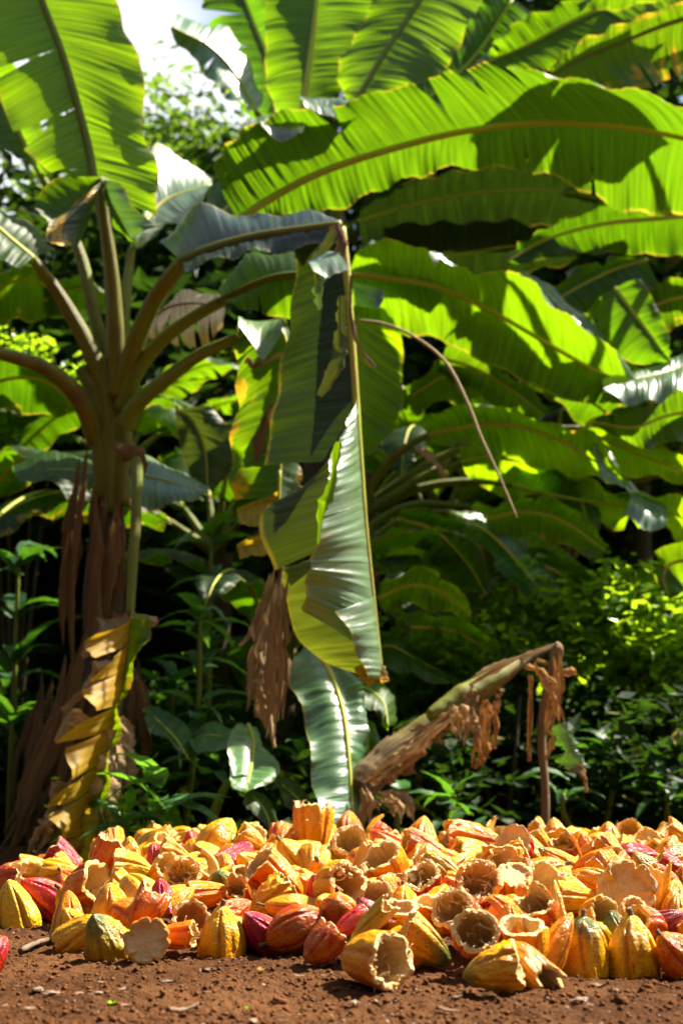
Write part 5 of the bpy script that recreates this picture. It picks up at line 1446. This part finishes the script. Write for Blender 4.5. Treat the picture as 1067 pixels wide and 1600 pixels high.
# more fronds, middle plant to right edge; shade and sun glow put into the tints
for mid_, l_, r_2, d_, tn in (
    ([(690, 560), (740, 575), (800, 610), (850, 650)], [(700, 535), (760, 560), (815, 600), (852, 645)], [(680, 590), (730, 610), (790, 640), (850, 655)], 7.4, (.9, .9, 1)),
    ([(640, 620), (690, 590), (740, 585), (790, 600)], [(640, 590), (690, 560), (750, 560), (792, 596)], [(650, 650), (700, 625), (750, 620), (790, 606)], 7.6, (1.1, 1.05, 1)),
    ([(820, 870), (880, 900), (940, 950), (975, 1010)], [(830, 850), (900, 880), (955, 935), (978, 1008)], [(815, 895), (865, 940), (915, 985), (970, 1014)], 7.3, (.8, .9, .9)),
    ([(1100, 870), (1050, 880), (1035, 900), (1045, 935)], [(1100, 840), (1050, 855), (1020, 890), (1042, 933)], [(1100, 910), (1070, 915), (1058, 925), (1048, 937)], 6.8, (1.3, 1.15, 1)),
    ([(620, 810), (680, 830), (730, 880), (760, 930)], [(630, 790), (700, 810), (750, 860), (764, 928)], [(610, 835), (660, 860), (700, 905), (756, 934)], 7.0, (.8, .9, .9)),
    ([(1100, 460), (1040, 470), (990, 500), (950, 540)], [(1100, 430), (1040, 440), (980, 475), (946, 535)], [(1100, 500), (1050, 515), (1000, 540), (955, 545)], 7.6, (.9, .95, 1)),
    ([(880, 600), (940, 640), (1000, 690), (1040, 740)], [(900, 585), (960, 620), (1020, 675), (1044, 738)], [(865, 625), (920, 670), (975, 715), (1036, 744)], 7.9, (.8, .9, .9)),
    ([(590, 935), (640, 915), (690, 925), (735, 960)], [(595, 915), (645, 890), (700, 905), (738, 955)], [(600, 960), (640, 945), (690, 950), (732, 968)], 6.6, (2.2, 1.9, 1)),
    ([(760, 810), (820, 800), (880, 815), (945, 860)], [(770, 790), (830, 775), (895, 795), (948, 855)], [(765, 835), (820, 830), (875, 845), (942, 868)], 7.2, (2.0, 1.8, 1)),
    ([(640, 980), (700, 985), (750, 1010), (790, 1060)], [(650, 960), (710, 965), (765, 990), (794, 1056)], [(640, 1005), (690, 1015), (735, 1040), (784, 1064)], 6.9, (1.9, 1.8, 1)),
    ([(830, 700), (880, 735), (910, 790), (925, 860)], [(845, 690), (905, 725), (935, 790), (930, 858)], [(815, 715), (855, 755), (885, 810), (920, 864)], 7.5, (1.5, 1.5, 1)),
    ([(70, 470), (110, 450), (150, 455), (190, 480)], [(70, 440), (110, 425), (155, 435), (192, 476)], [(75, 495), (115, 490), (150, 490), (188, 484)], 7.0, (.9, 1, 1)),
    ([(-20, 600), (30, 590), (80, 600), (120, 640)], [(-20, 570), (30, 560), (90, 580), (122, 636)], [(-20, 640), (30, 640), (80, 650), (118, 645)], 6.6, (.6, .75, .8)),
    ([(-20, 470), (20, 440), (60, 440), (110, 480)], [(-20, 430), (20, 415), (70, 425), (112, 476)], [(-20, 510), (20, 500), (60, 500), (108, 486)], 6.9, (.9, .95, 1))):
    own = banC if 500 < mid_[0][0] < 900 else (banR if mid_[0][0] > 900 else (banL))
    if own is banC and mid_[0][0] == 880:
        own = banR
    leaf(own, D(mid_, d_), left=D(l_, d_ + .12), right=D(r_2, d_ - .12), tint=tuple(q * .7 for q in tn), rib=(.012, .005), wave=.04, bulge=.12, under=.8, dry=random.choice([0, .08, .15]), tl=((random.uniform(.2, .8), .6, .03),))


# ------------------------------------------------------------------ leafy plants, shrubs and trees
def leaf_cloud(centres, radii, counts, size, seed, aspect=2.4, squash=1.0, updown=0.5):
    """many separate folded leaves (4 triangles as 2 quads each) scattered through clumps"""
    r = np.random.default_rng(seed)
    Cc = []
    for c, rad, n in zip(centres, radii, counts):
        d = r.normal(size=(n, 3)); d /= np.linalg.norm(d, axis=1)[:, None]
        q = rad * r.random(n)[:, None] ** 0.45
        Cc.append(np.array(c)[None, :] + d * q * np.array([1, 1, squash]))
    c = np.vstack(Cc); n = len(c)
    a = r.normal(size=(n, 3)); a[:, 2] *= updown; a[:, 2] -= 0.25
    a /= np.linalg.norm(a, axis=1)[:, None]
    b = np.cross(a, r.normal(size=(n, 3)) * 0.5 + np.array([0, 0, 1.0])); b /= np.linalg.norm(b, axis=1)[:, None] + 1e-9
    nn = np.cross(a, b)
    L = size * r.uniform(0.6, 1.3, n)[:, None]
    W = L / aspect
    v = np.stack([c - a * L * .5, c + b * W * .5 - nn * W * .12, c + a * L * .5 - nn * L * .1, c - b * W * .5 - nn * W * .12, c + nn * W * .08 + a * L * .05], 1)
    f = np.array([[0, 4, 1, 1], [4, 2, 1, 1]])
    vv = v.reshape(-1, 3)
    base = (np.arange(n) * 5)[:, None, None]
    fq = base + np.array([[0, 1, 4, 3], [4, 1, 2, 3]])[None]
    return vv, fq.reshape(-1, 4)


def cloud_mesh(name, mat, *a, **k):
    v, f = leaf_cloud(*a, **k)
    return mesh_np(name, v, f, mat, smooth=False)


def clumps(n, ext, rad, seed, shell=True, base=0.0):
    r = random.Random(seed)
    cs, rs = [], []
    for i in range(n):
        while True:
            x, y, z = r.uniform(-1, 1), r.uniform(-1, 1), r.uniform(-1, 1)
            q = math.sqrt(x * x + y * y + z * z)
            if q < 1 and (not shell or q > 0.35):
                break
        cs.append((x * ext[0], y * ext[1], z * ext[2] + base)); rs.append(rad * r.uniform(.6, 1.3))
    return cs, rs


# tree prototypes (crown meshes shared between the trees of a kind)
def crown_mesh(name, mat, n, ext, rad, per, size, seed, aspect=2.2):
    cs, rs = clumps(n, ext, rad, seed)
    return cloud_mesh(name, mat, cs, rs, [per] * n, size, seed, aspect=aspect)


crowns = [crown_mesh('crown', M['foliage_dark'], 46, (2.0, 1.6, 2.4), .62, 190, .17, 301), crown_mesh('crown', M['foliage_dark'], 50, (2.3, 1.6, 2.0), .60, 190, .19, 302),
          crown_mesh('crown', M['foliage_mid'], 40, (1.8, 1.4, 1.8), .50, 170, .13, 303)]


def make_tree(x, y, zc, s, kind, label, rot=0.0):
    e = empty('jungle_tree', (x, y, 0), label, 'tree', 'trees behind the banana plants')
    o = link('crown', crowns[kind], e, (0, 0, zc)); o.scale = (s, s, s); o.rotation_euler = (0, 0, rot)
    v, f = tube_np(np.array([(0, 0, -.3), (.1, .05, zc * .5), (-.05, 0, zc), (.1, 0, zc + s)]), [.18, .14, .10, .03], 10, 16, rough=.2, seed=int(abs(x) * 10) + 1)
    tr = link('trunk', mesh_np('trunk', v, f, M['bark']), e)
    for k in range(4):
        a = k * 1.7 + rot
        v, f = tube_np(np.array([(0, 0, zc - s), (.6 * s * math.cos(a), .5 * s * math.sin(a), zc - .1 * s), (1.2 * s * math.cos(a), .9 * s * math.sin(a), zc + .7 * s)]), [.07, .05, .02], 6, 10)
        link('limb', mesh_np('limb', v, f, M['bark']), e)


def px_x(px, d):
    return (px - 533.5) / F_PX * d * 1.05


# dark wall of trees behind; a gap to the sky stays open at the upper left
TREES = [  # px, d, centre height, scale, kind, label
    (-130, 11.5, 3.0, 1.25, 0, 'dark forest tree at the far left behind the left banana plant'),
    (60, 12.5, 2.4, 1.1, 1, 'low dark forest tree seen between the left banana stalks'),
    (40, 13.5, 4.6, 0.85, 2, 'sparkling small leaved tree just left of the bright blade, far back'),
    (285, 13.0, 4.7, 1.0, 2, 'small leaved tree under the patch of open sky'),
    (335, 14.5, 5.3, 0.75, 0, 'dark rounded tree crown just below the patch of open sky'),
    (200, 14.8, 4.9, 0.7, 1, 'dark tree crown between the bright blade and the pale leaf, far back'),
    (235, 14.5, 2.6, 1.2, 0, 'dark tree mass low behind the left banana stalks'),
    (520, 12.5, 6.1, 0.62, 2, 'small leaved tree right of the patch of open sky'),
    (420, 12.0, 2.6, 1.25, 1, 'dark tree mass behind the hanging leaf'),
    (860, 13.5, 6.9, 1.1, 1, 'tall dark tree behind the long leaves, top right of centre'),
    (640, 12.5, 3.0, 1.35, 0, 'dark forest tree behind the middle banana plant'),
    (740, 14.0, 6.4, 0.9, 2, 'tall tree with bright gaps, top right of centre'),
    (850, 12.8, 2.8, 1.35, 1, 'dark forest tree behind the arching leaves on the right'),
    (980, 13.8, 6.2, 1.35, 0, 'tall dark tree at the top right'),
    (1060, 12.2, 3.2, 1.4, 0, 'dark forest tree at the right edge, lower half'),
]
for i, (px, d, zc, s, k, lb) in enumerate(TREES):
    make_tree(px_x(px, d), d, zc, s, k, lb, i * 1.3)

# unseen forest ring beside and behind the camera, added to cut sky fill and deepen shadows
ORD = ['first', 'second', 'third', 'fourth', 'fifth', 'sixth', 'seventh', 'eighth', 'ninth', 'tenth', 'eleventh', 'twelfth', 'thirteenth', 'fourteenth']
for i in range(14):
    a = math.radians(100 + i * 15.0)          # clockwise from +Y, leaving the sunny side open
    rr = 9.5 + 1.6 * math.sin(i * 2.1)
    x, y = rr * math.sin(a), 1.5 + rr * math.cos(a)
    make_tree(x, y, 4.2 + .8 * math.sin(i * 1.3), 1.75, i % 2, 'tall unseen forest edge tree added to block sky light, %s round the clearing from the right' % ORD[i], i * .9)

# undergrowth: uncountable dark leaves filling the ground between and behind the plants
r_ = np.random.default_rng(9)
cs, rs, cn = [], [], []
for i in range(300):
    d = r_.uniform(6.1, 10.5); x = (r_.uniform(-.34, .34) if i < 220 else r_.uniform(-.30, -.02)) * d
    cs.append((x, d, r_.uniform(.05, .25 + .13 * (d - 5.5)))); rs.append(r_.uniform(.22, .4)); cn.append(150)
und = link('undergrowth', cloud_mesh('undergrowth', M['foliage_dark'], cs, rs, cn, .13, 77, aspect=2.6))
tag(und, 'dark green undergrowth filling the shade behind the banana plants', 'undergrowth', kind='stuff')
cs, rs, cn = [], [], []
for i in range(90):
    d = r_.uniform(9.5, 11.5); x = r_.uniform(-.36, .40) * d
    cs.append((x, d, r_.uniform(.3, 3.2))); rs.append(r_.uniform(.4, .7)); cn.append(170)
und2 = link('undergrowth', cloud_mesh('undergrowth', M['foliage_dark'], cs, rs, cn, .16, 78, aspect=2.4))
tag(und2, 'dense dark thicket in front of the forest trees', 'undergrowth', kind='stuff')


def shrub(px, d, z, ext, n, per, size, mat, label, seed, group='sunlit shrubs'):
    x = px_x(px, d)
    e = empty('shrub', (x, d, 0), label, 'shrub', group)
    cs, rs = clumps(n, ext, .17, seed, shell=False, base=z)
    link('foliage', cloud_mesh('foliage', M[mat], cs, rs, [per] * n, size, seed, aspect=1.9), e)
    for k in range(4):
        a = seed + k * 1.6
        v, f = tube_np(np.array([(0, 0, 0), (.1 * math.cos(a), .1 * math.sin(a), z * .5), (ext[0] * .6 * math.cos(a), ext[1] * .6 * math.sin(a), z + ext[2] * .5)]), [.015, .012, .005], 5, 8)
        link('branch', mesh_np('branch', v, f, M['bark']), e)


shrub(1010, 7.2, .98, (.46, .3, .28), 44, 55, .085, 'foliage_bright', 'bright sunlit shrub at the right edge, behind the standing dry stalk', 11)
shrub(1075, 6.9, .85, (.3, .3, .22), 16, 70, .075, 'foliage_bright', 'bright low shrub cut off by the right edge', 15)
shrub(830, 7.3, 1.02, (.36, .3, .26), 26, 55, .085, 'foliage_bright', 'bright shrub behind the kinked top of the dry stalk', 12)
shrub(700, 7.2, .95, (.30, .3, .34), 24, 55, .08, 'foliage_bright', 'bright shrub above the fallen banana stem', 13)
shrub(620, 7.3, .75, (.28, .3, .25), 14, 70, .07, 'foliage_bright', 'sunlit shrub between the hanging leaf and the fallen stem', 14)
shrub(770, 6.8, .5, (.36, .25, .28), 14, 70, .06, 'foliage_dark', 'shaded shrub under the fallen banana stem', 16)  # shade under the stem comes from the darker leaf material
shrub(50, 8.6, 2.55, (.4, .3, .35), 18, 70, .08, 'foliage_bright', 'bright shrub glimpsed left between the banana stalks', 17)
shrub(205, 5.3, .12, (.20, .12, .10), 9, 60, .05, 'foliage_bright', 'small bright weed at the foot of the yellowing dead leaf', 18)


# leafy plants with single big leaves
def lance_leaf_mesh(seed, width=.34, droop=.5):
    nu, nv = 12, 7
    t = np.linspace(0, 1, nu); q = np.linspace(-1, 1, nv)
    T, Q = np.meshgrid(t, q, indexing='ij')
    w = width * .5 * (np.sin(np.pi * T ** .8) ** .8) * (1 - .2 * T)
    w[-1, :] = .003; w[0, :] = .008
    x = T; y = Q * w * (1 + .06 * np.sin(T * 22 + seed))
    z = .22 * np.sin(T * 1.6) - droop * T ** 2 + .25 * np.abs(Q) * w + .012 * np.sin(T * 26 + seed) * np.abs(Q)
    v = np.stack([x, y, z], -1).reshape(-1, 3)
    u = np.stack([T * .35 + seed, np.abs(Q) * .97], -1).reshape(-1, 2)
    return mesh_np('leaf', v, grid_faces(nu, nv), M['broad'], uvs=u)


LANCE = [lance_leaf_mesh(1), lance_leaf_mesh(2, .42, .35), lance_leaf_mesh(3, .28, .7)]
_v, _f = tube_np(np.array([(0, 0, 0), (.5, 0, .5), (1, 0, 1)]), [.012, .010, .007], 6, 6)


def leafy_plant(px, py, d, n, size, label, seed, tint=(1, 1, 1), el=(.1, .9), spread=.06, group='broad leaved plants in the shade'):
    R = random.Random(seed)
    top = P(px, py, d)
    e = empty('leafy_plant', (top.x, top.y, 0), label, 'plant', group)
    v, f = tube_np(np.array([(R.uniform(-.08, .08), .05, 0), (0, 0, top.z * .6), (0, 0, top.z)]), [.016, .012, .008], 7, 10)
    link('stem', mesh_np('stem', v, f, M['petiole']), e)
    tiers = [1.0] * n
    if top.z > .55:
        tiers += [.8] * 5 + [.6] * 6 + [.38] * 6
    for k in range(len(tiers)):
        o = link('leaf', LANCE[k % 3], e, (R.uniform(-spread, spread) * .4, R.uniform(-spread, spread) * .4, top.z * tiers[k] + R.uniform(-spread, spread)))
        o.rotation_euler = (R.uniform(-.3, .3), -R.uniform(*el), 2 * math.pi * k / n + R.uniform(-.35, .35))
        s = size * R.uniform(.75, 1.15)
        o.scale = (s, s, s)
        t = R.uniform(.85, 1.2)
        o.color = (tint[0] * t, tint[1] * t, tint[2] * t, 1)


leafy_plant(312, 965, 5.8, 9, .22, 'rosette of pointed dark green leaves at mid height left of centre', 1, (1.3, 1.3, 1.6), (-.4, .7))
leafy_plant(250, 1255, 5.0, 9, .26, 'broad leaved plant just behind the left of the heap', 2, (1.6, 1.6, 1.8), (-.1, .8))
leafy_plant(195, 1290, 5.0, 8, .16, 'small leaved plant between the yellowing leaf and the heap', 3, (1.6, 1.6, 1.6), (0, .9))
leafy_plant(120, 1265, 5.3, 6, .09, 'tiny green seedling among the dead sheaths at lower left', 4, (1.5, 1.5, 1.2), (0, .8))
leafy_plant(700, 1270, 5.6, 7, .18, 'dark leafy plant under the fallen stem', 5, (.9, 1, .9))
leafy_plant(620, 1265, 5.3, 4, .2, 'low plant with one bright blade between glossy leaf and fallen stem', 6, (1.3, 1.6, 1.1))
leafy_plant(740, 1290, 5.4, 5, .16, 'low glossy plant behind the wrinkled orange pod', 7, (1, 1.1, 1))
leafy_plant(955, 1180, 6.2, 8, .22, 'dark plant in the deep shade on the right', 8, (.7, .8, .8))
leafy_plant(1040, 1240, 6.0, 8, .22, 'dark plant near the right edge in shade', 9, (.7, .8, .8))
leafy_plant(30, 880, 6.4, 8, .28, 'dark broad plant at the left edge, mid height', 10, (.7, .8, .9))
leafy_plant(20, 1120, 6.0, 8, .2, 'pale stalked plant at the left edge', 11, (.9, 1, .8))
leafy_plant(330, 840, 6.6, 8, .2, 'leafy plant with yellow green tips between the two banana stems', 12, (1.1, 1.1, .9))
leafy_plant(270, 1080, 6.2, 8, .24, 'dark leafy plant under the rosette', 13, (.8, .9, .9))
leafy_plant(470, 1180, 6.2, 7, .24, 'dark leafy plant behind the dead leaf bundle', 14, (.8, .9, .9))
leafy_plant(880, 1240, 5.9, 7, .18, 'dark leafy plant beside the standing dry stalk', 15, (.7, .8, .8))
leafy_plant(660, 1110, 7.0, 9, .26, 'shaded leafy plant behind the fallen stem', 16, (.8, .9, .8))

# ------------------------------------------------------------------ small things on the soil
def clod_mesh(seed, s=1.0, n=(8, 6)):
    nu, nv = n
    v = np.zeros((nu, nv, 3))
    for i in range(nu):
        for j in range(nv):
            a, e = 2 * math.pi * i / nu, math.pi * (.02 + .96 * j / (nv - 1))
            p = Vector((math.cos(a) * math.sin(e), math.sin(a) * math.sin(e), math.cos(e)))
            r = .5 * (1 + .7 * mnoise.noise(p * 1.4 + Vector((seed, 0, 0))) + .35 * mnoise.noise(p * 4 + Vector((0, seed, 0))))
            v[i, j] = np.array(p) * r * np.array([1, 1, .75])
    return v.reshape(-1, 3), grid_faces(nu, nv, wrap_u=True)


protos = [clod_mesh(k * 7.7) for k in range(6)]
r_ = np.random.default_rng(21)


def scatter(n, size_lo, size_hi, power, seed, yhi=3.6):
    r_ = np.random.default_rng(seed)
    parts = []
    y = 1.88 + (yhi - 1.88) * r_.random(n) ** 1.6
    x = r_.uniform(-.29, .29, n) * y
    sz = size_lo + (size_hi - size_lo) * r_.random(n) ** power
    z = soil_z(x, y)
    rot = r_.uniform(0, 6.28, n)
    for i in range(n):
        v, f = protos[i % 6]
        c, s = math.cos(rot[i]), math.sin(rot[i])
        w = v * sz[i]
        w = np.stack([w[:, 0] * c - w[:, 1] * s, w[:, 0] * s + w[:, 1] * c, w[:, 2]], -1) + np.array([x[i], y[i], z[i] + sz[i] * .18])
        parts.append((w, f))
    return join_np(parts)


v, f = scatter(13000, .0015, .010, 3.2, 31)
o = link('soil_crumbs', mesh_np('soil_crumbs', v, f, M['clod'])); tag(o, 'loose red brown soil crumbs strewn over the bare ground', 'soil', kind='stuff')
v, f = scatter(260, .003, .009, 2.5, 32)
o = link('grit', mesh_np('grit', v, f, M['stone'])); tag(o, 'pale grit scattered in the soil', 'grit', kind='stuff')
# dry scraps in the soil
parts = []
for i in range(130):
    y = 1.9 + 1.4 * random.random() ** 1.4; x = random.uniform(-.28, .28) * y
    z = float(soil_z(np.array(x), np.array(y))) + .004
    L = random.uniform(.006, .022); a = random.uniform(0, 6.28); w = L * random.uniform(.15, .6)
    nu, nv = 5, 3
    vv = np.zeros((nu, nv, 3))
    tl = random.uniform(-.5, .5)
    for k in range(nu):
        for m_ in range(nv):
            u_, q_ = k / (nu - 1) - .5, m_ / (nv - 1) - .5
            lx, ly = u_ * L, q_ * w * (1 - (2 * abs(u_)) ** 2 * .8)
            vv[k, m_] = (x + lx * math.cos(a) - ly * math.sin(a), y + lx * math.sin(a) + ly * math.cos(a), z + .25 * L * (u_ * u_ * 4) * abs(tl) + ly * tl + random.uniform(0, .001))
    parts.append((vv.reshape(-1, 3), grid_faces(nu, nv)))
v, f = join_np(parts)
o = link('leaf_litter', mesh_np('leaf_litter', v, f, M['litter'])); tag(o, 'bits of dry leaf and husk lying on the soil', 'leaf litter', kind='stuff')


def ground_pt(px, py):
    u = (px - 533.5) / F_PX; v = (800 - py) / F_PX
    k = -CAM_Z / (SP + v * CP)
    x, y = u * k, (CP - v * SP) * k
    return Vector((x, y, float(soil_z(np.array(x), np.array(y)))))


def ground_stick(pts, r, label, name='twig', mat='twig', group=None, lift=.004):
    p = [ground_pt(*q) for q in pts]
    e = Vector(p[0])
    vv = np.array([(q - e) + Vector((0, 0, r + lift)) for q in p])
    v, f = tube_np(vv, [r, r * .9, r * .6], 7, 24, rough=.35, seed=int(pts[0][0]))
    o = link(name, mesh_np(name, v, f, M[mat]), None, e)
    tag(o, label, 'twig', group)


ground_stick([(32, 1492), (60, 1484), (95, 1476), (128, 1474)], .0055, 'grey brown twig lying left of the green yellow pod', group='twigs on the soil')
ground_stick([(868, 1502), (885, 1512), (905, 1528)], .0013, 'thin pale straw crossing the soil below the warty pod', group='twigs on the soil')
ground_stick([(852, 1498), (858, 1512)], .0013, 'short thin straw stub right of the torn husk', group='twigs on the soil')
ground_stick([(1022, 1514), (1040, 1513), (1055, 1515)], .004, 'short pale stick at the foot of the right hand pods', mat='litter', group='twigs on the soil')
ground_stick([(262, 1590), (285, 1583), (310, 1579)], .004, 'pale bark sliver at the bottom left of the soil', mat='litter', group='twigs on the soil')
ground_stick([(683, 1587), (700, 1583), (716, 1582)], .003, 'pale sliver at the bottom right of centre', mat='litter', group='twigs on the soil')


def ground_lump(px, py, size, mat, name, label, cat, seed, squash=.6):
    p = ground_pt(px, py)
    v, f = clod_mesh(seed, n=(16, 12))
    v = v * size * np.array([1.25, 1, squash])
    o = link(name, mesh_np(name, v, f, M[mat]), None, p + Vector((0, 0, size * squash * .25)))
    tag(o, label, cat, name + 's on the soil')


ground_lump(78, 1441, .034, 'stone', 'stone', 'flat grey stone on the soil near the left pods', 'stone', 1.3, .35)
ground_lump(156, 1555, .020, 'stone', 'stone', 'small pinkish stone at the lower left', 'stone', 2.3)
ground_lump(60, 1549, .014, 'stone', 'stone', 'small pale pebble at the far lower left', 'stone', 3.3)
ground_lump(80, 1557, .02, 'stone', 'stone', 'pale flat stone beside the pebble at lower left', 'stone', 4.1, .45)
ground_lump(908, 1578, .020, 'stone', 'stone', 'pinkish stone at the bottom on the right', 'stone', 5.1)
ground_lump(1012, 1545, .018, 'clod', 'soil_clod', 'dark soil clod right of centre on open soil', 'soil clod', 6.3, .8)
ground_lump(966, 1575, .017, 'clod', 'soil_clod', 'brown soil clod near the bottom right', 'soil clod', 7.7, 1.1)
ground_lump(435, 1562, .02, 'clod', 'soil_clod', 'soil clod in front of the orange brown whole pod', 'soil clod', 8.9, .8)


def scrap(px, py, size, mat, label, seed, tint=(1, 1, 1), dry=0.0, name='dry_leaf_scrap', lift=.004):
    p = ground_pt(px, py)
    R = random.Random(seed)
    nu, nv = 9, 6
    T, Q = np.meshgrid(np.linspace(-.5, .5, nu), np.linspace(-.5, .5, nv), indexing='ij')
    w = 1 - 3.2 * T ** 2
    x = T * size; y = Q * w * size * .7
    z = size * (.35 * T ** 2 + .5 * Q ** 2 + .18 * vnoise(T * 5 + seed, Q * 5, seed)) + lift
    a = R.uniform(0, 6.28)
    v = np.stack([x * math.cos(a) - y * math.sin(a), x * math.sin(a) + y * math.cos(a), z], -1).reshape(-1, 3)
    o = link(name, mesh_np(name, v, grid_faces(nu, nv), M[mat], uvs=np.stack([T * .1, np.abs(Q)], -1).reshape(-1, 2)), None, p)
    o.color = (*tint, 1 - dry)
    tag(o, label, 'leaf scrap', 'leaf scraps on the soil')


scrap(325, 1523, .034, 'litter', 'curled pinkish dry leaf scrap left of centre on the soil', 1)
scrap(262, 1541, .030, 'litter', 'brown dry leaf scrap at the lower left of centre', 2)
scrap(556, 1568, .026, 'litter', 'small grey scrap in front of the big open pod', 3)
scrap(408, 1523, .020, 'leaf_yellow', 'tiny orange husk chip in front of the crimson pod', 4, name='husk_chip')
scrap(757, 1562, .014, 'leaf_yellow', 'tiny yellow husk chip below the nearest pod', 5, name='husk_chip')
scrap(175, 1576, .020, 'leaf', 'tiny fresh green leaf bit at the lower left', 6, (1.5, 1.5, 1), name='green_leaf_bit')
scrap(386, 1575, .012, 'leaf', 'tiny green leaf bit at the bottom left of centre', 7, (1.5, 1.5, 1), name='green_leaf_bit')
scrap(600, 1541, .03, 'litter', 'pale fibrous scrap below the big open pod', 8)
scrap(535, 1508, .022, 'litter', 'grey leaf scrap in the shadow left of the big open pod', 9)
scrap(905, 1580, .02, 'litter', 'pale chip at the bottom right', 10)
scrap(935, 1545, .026, 'litter', 'pale shell like scrap on the soil under the standing pods', 11)
scrap(60, 1484, .022, 'litter', 'curled pale scrap beside the twig at left', 12)
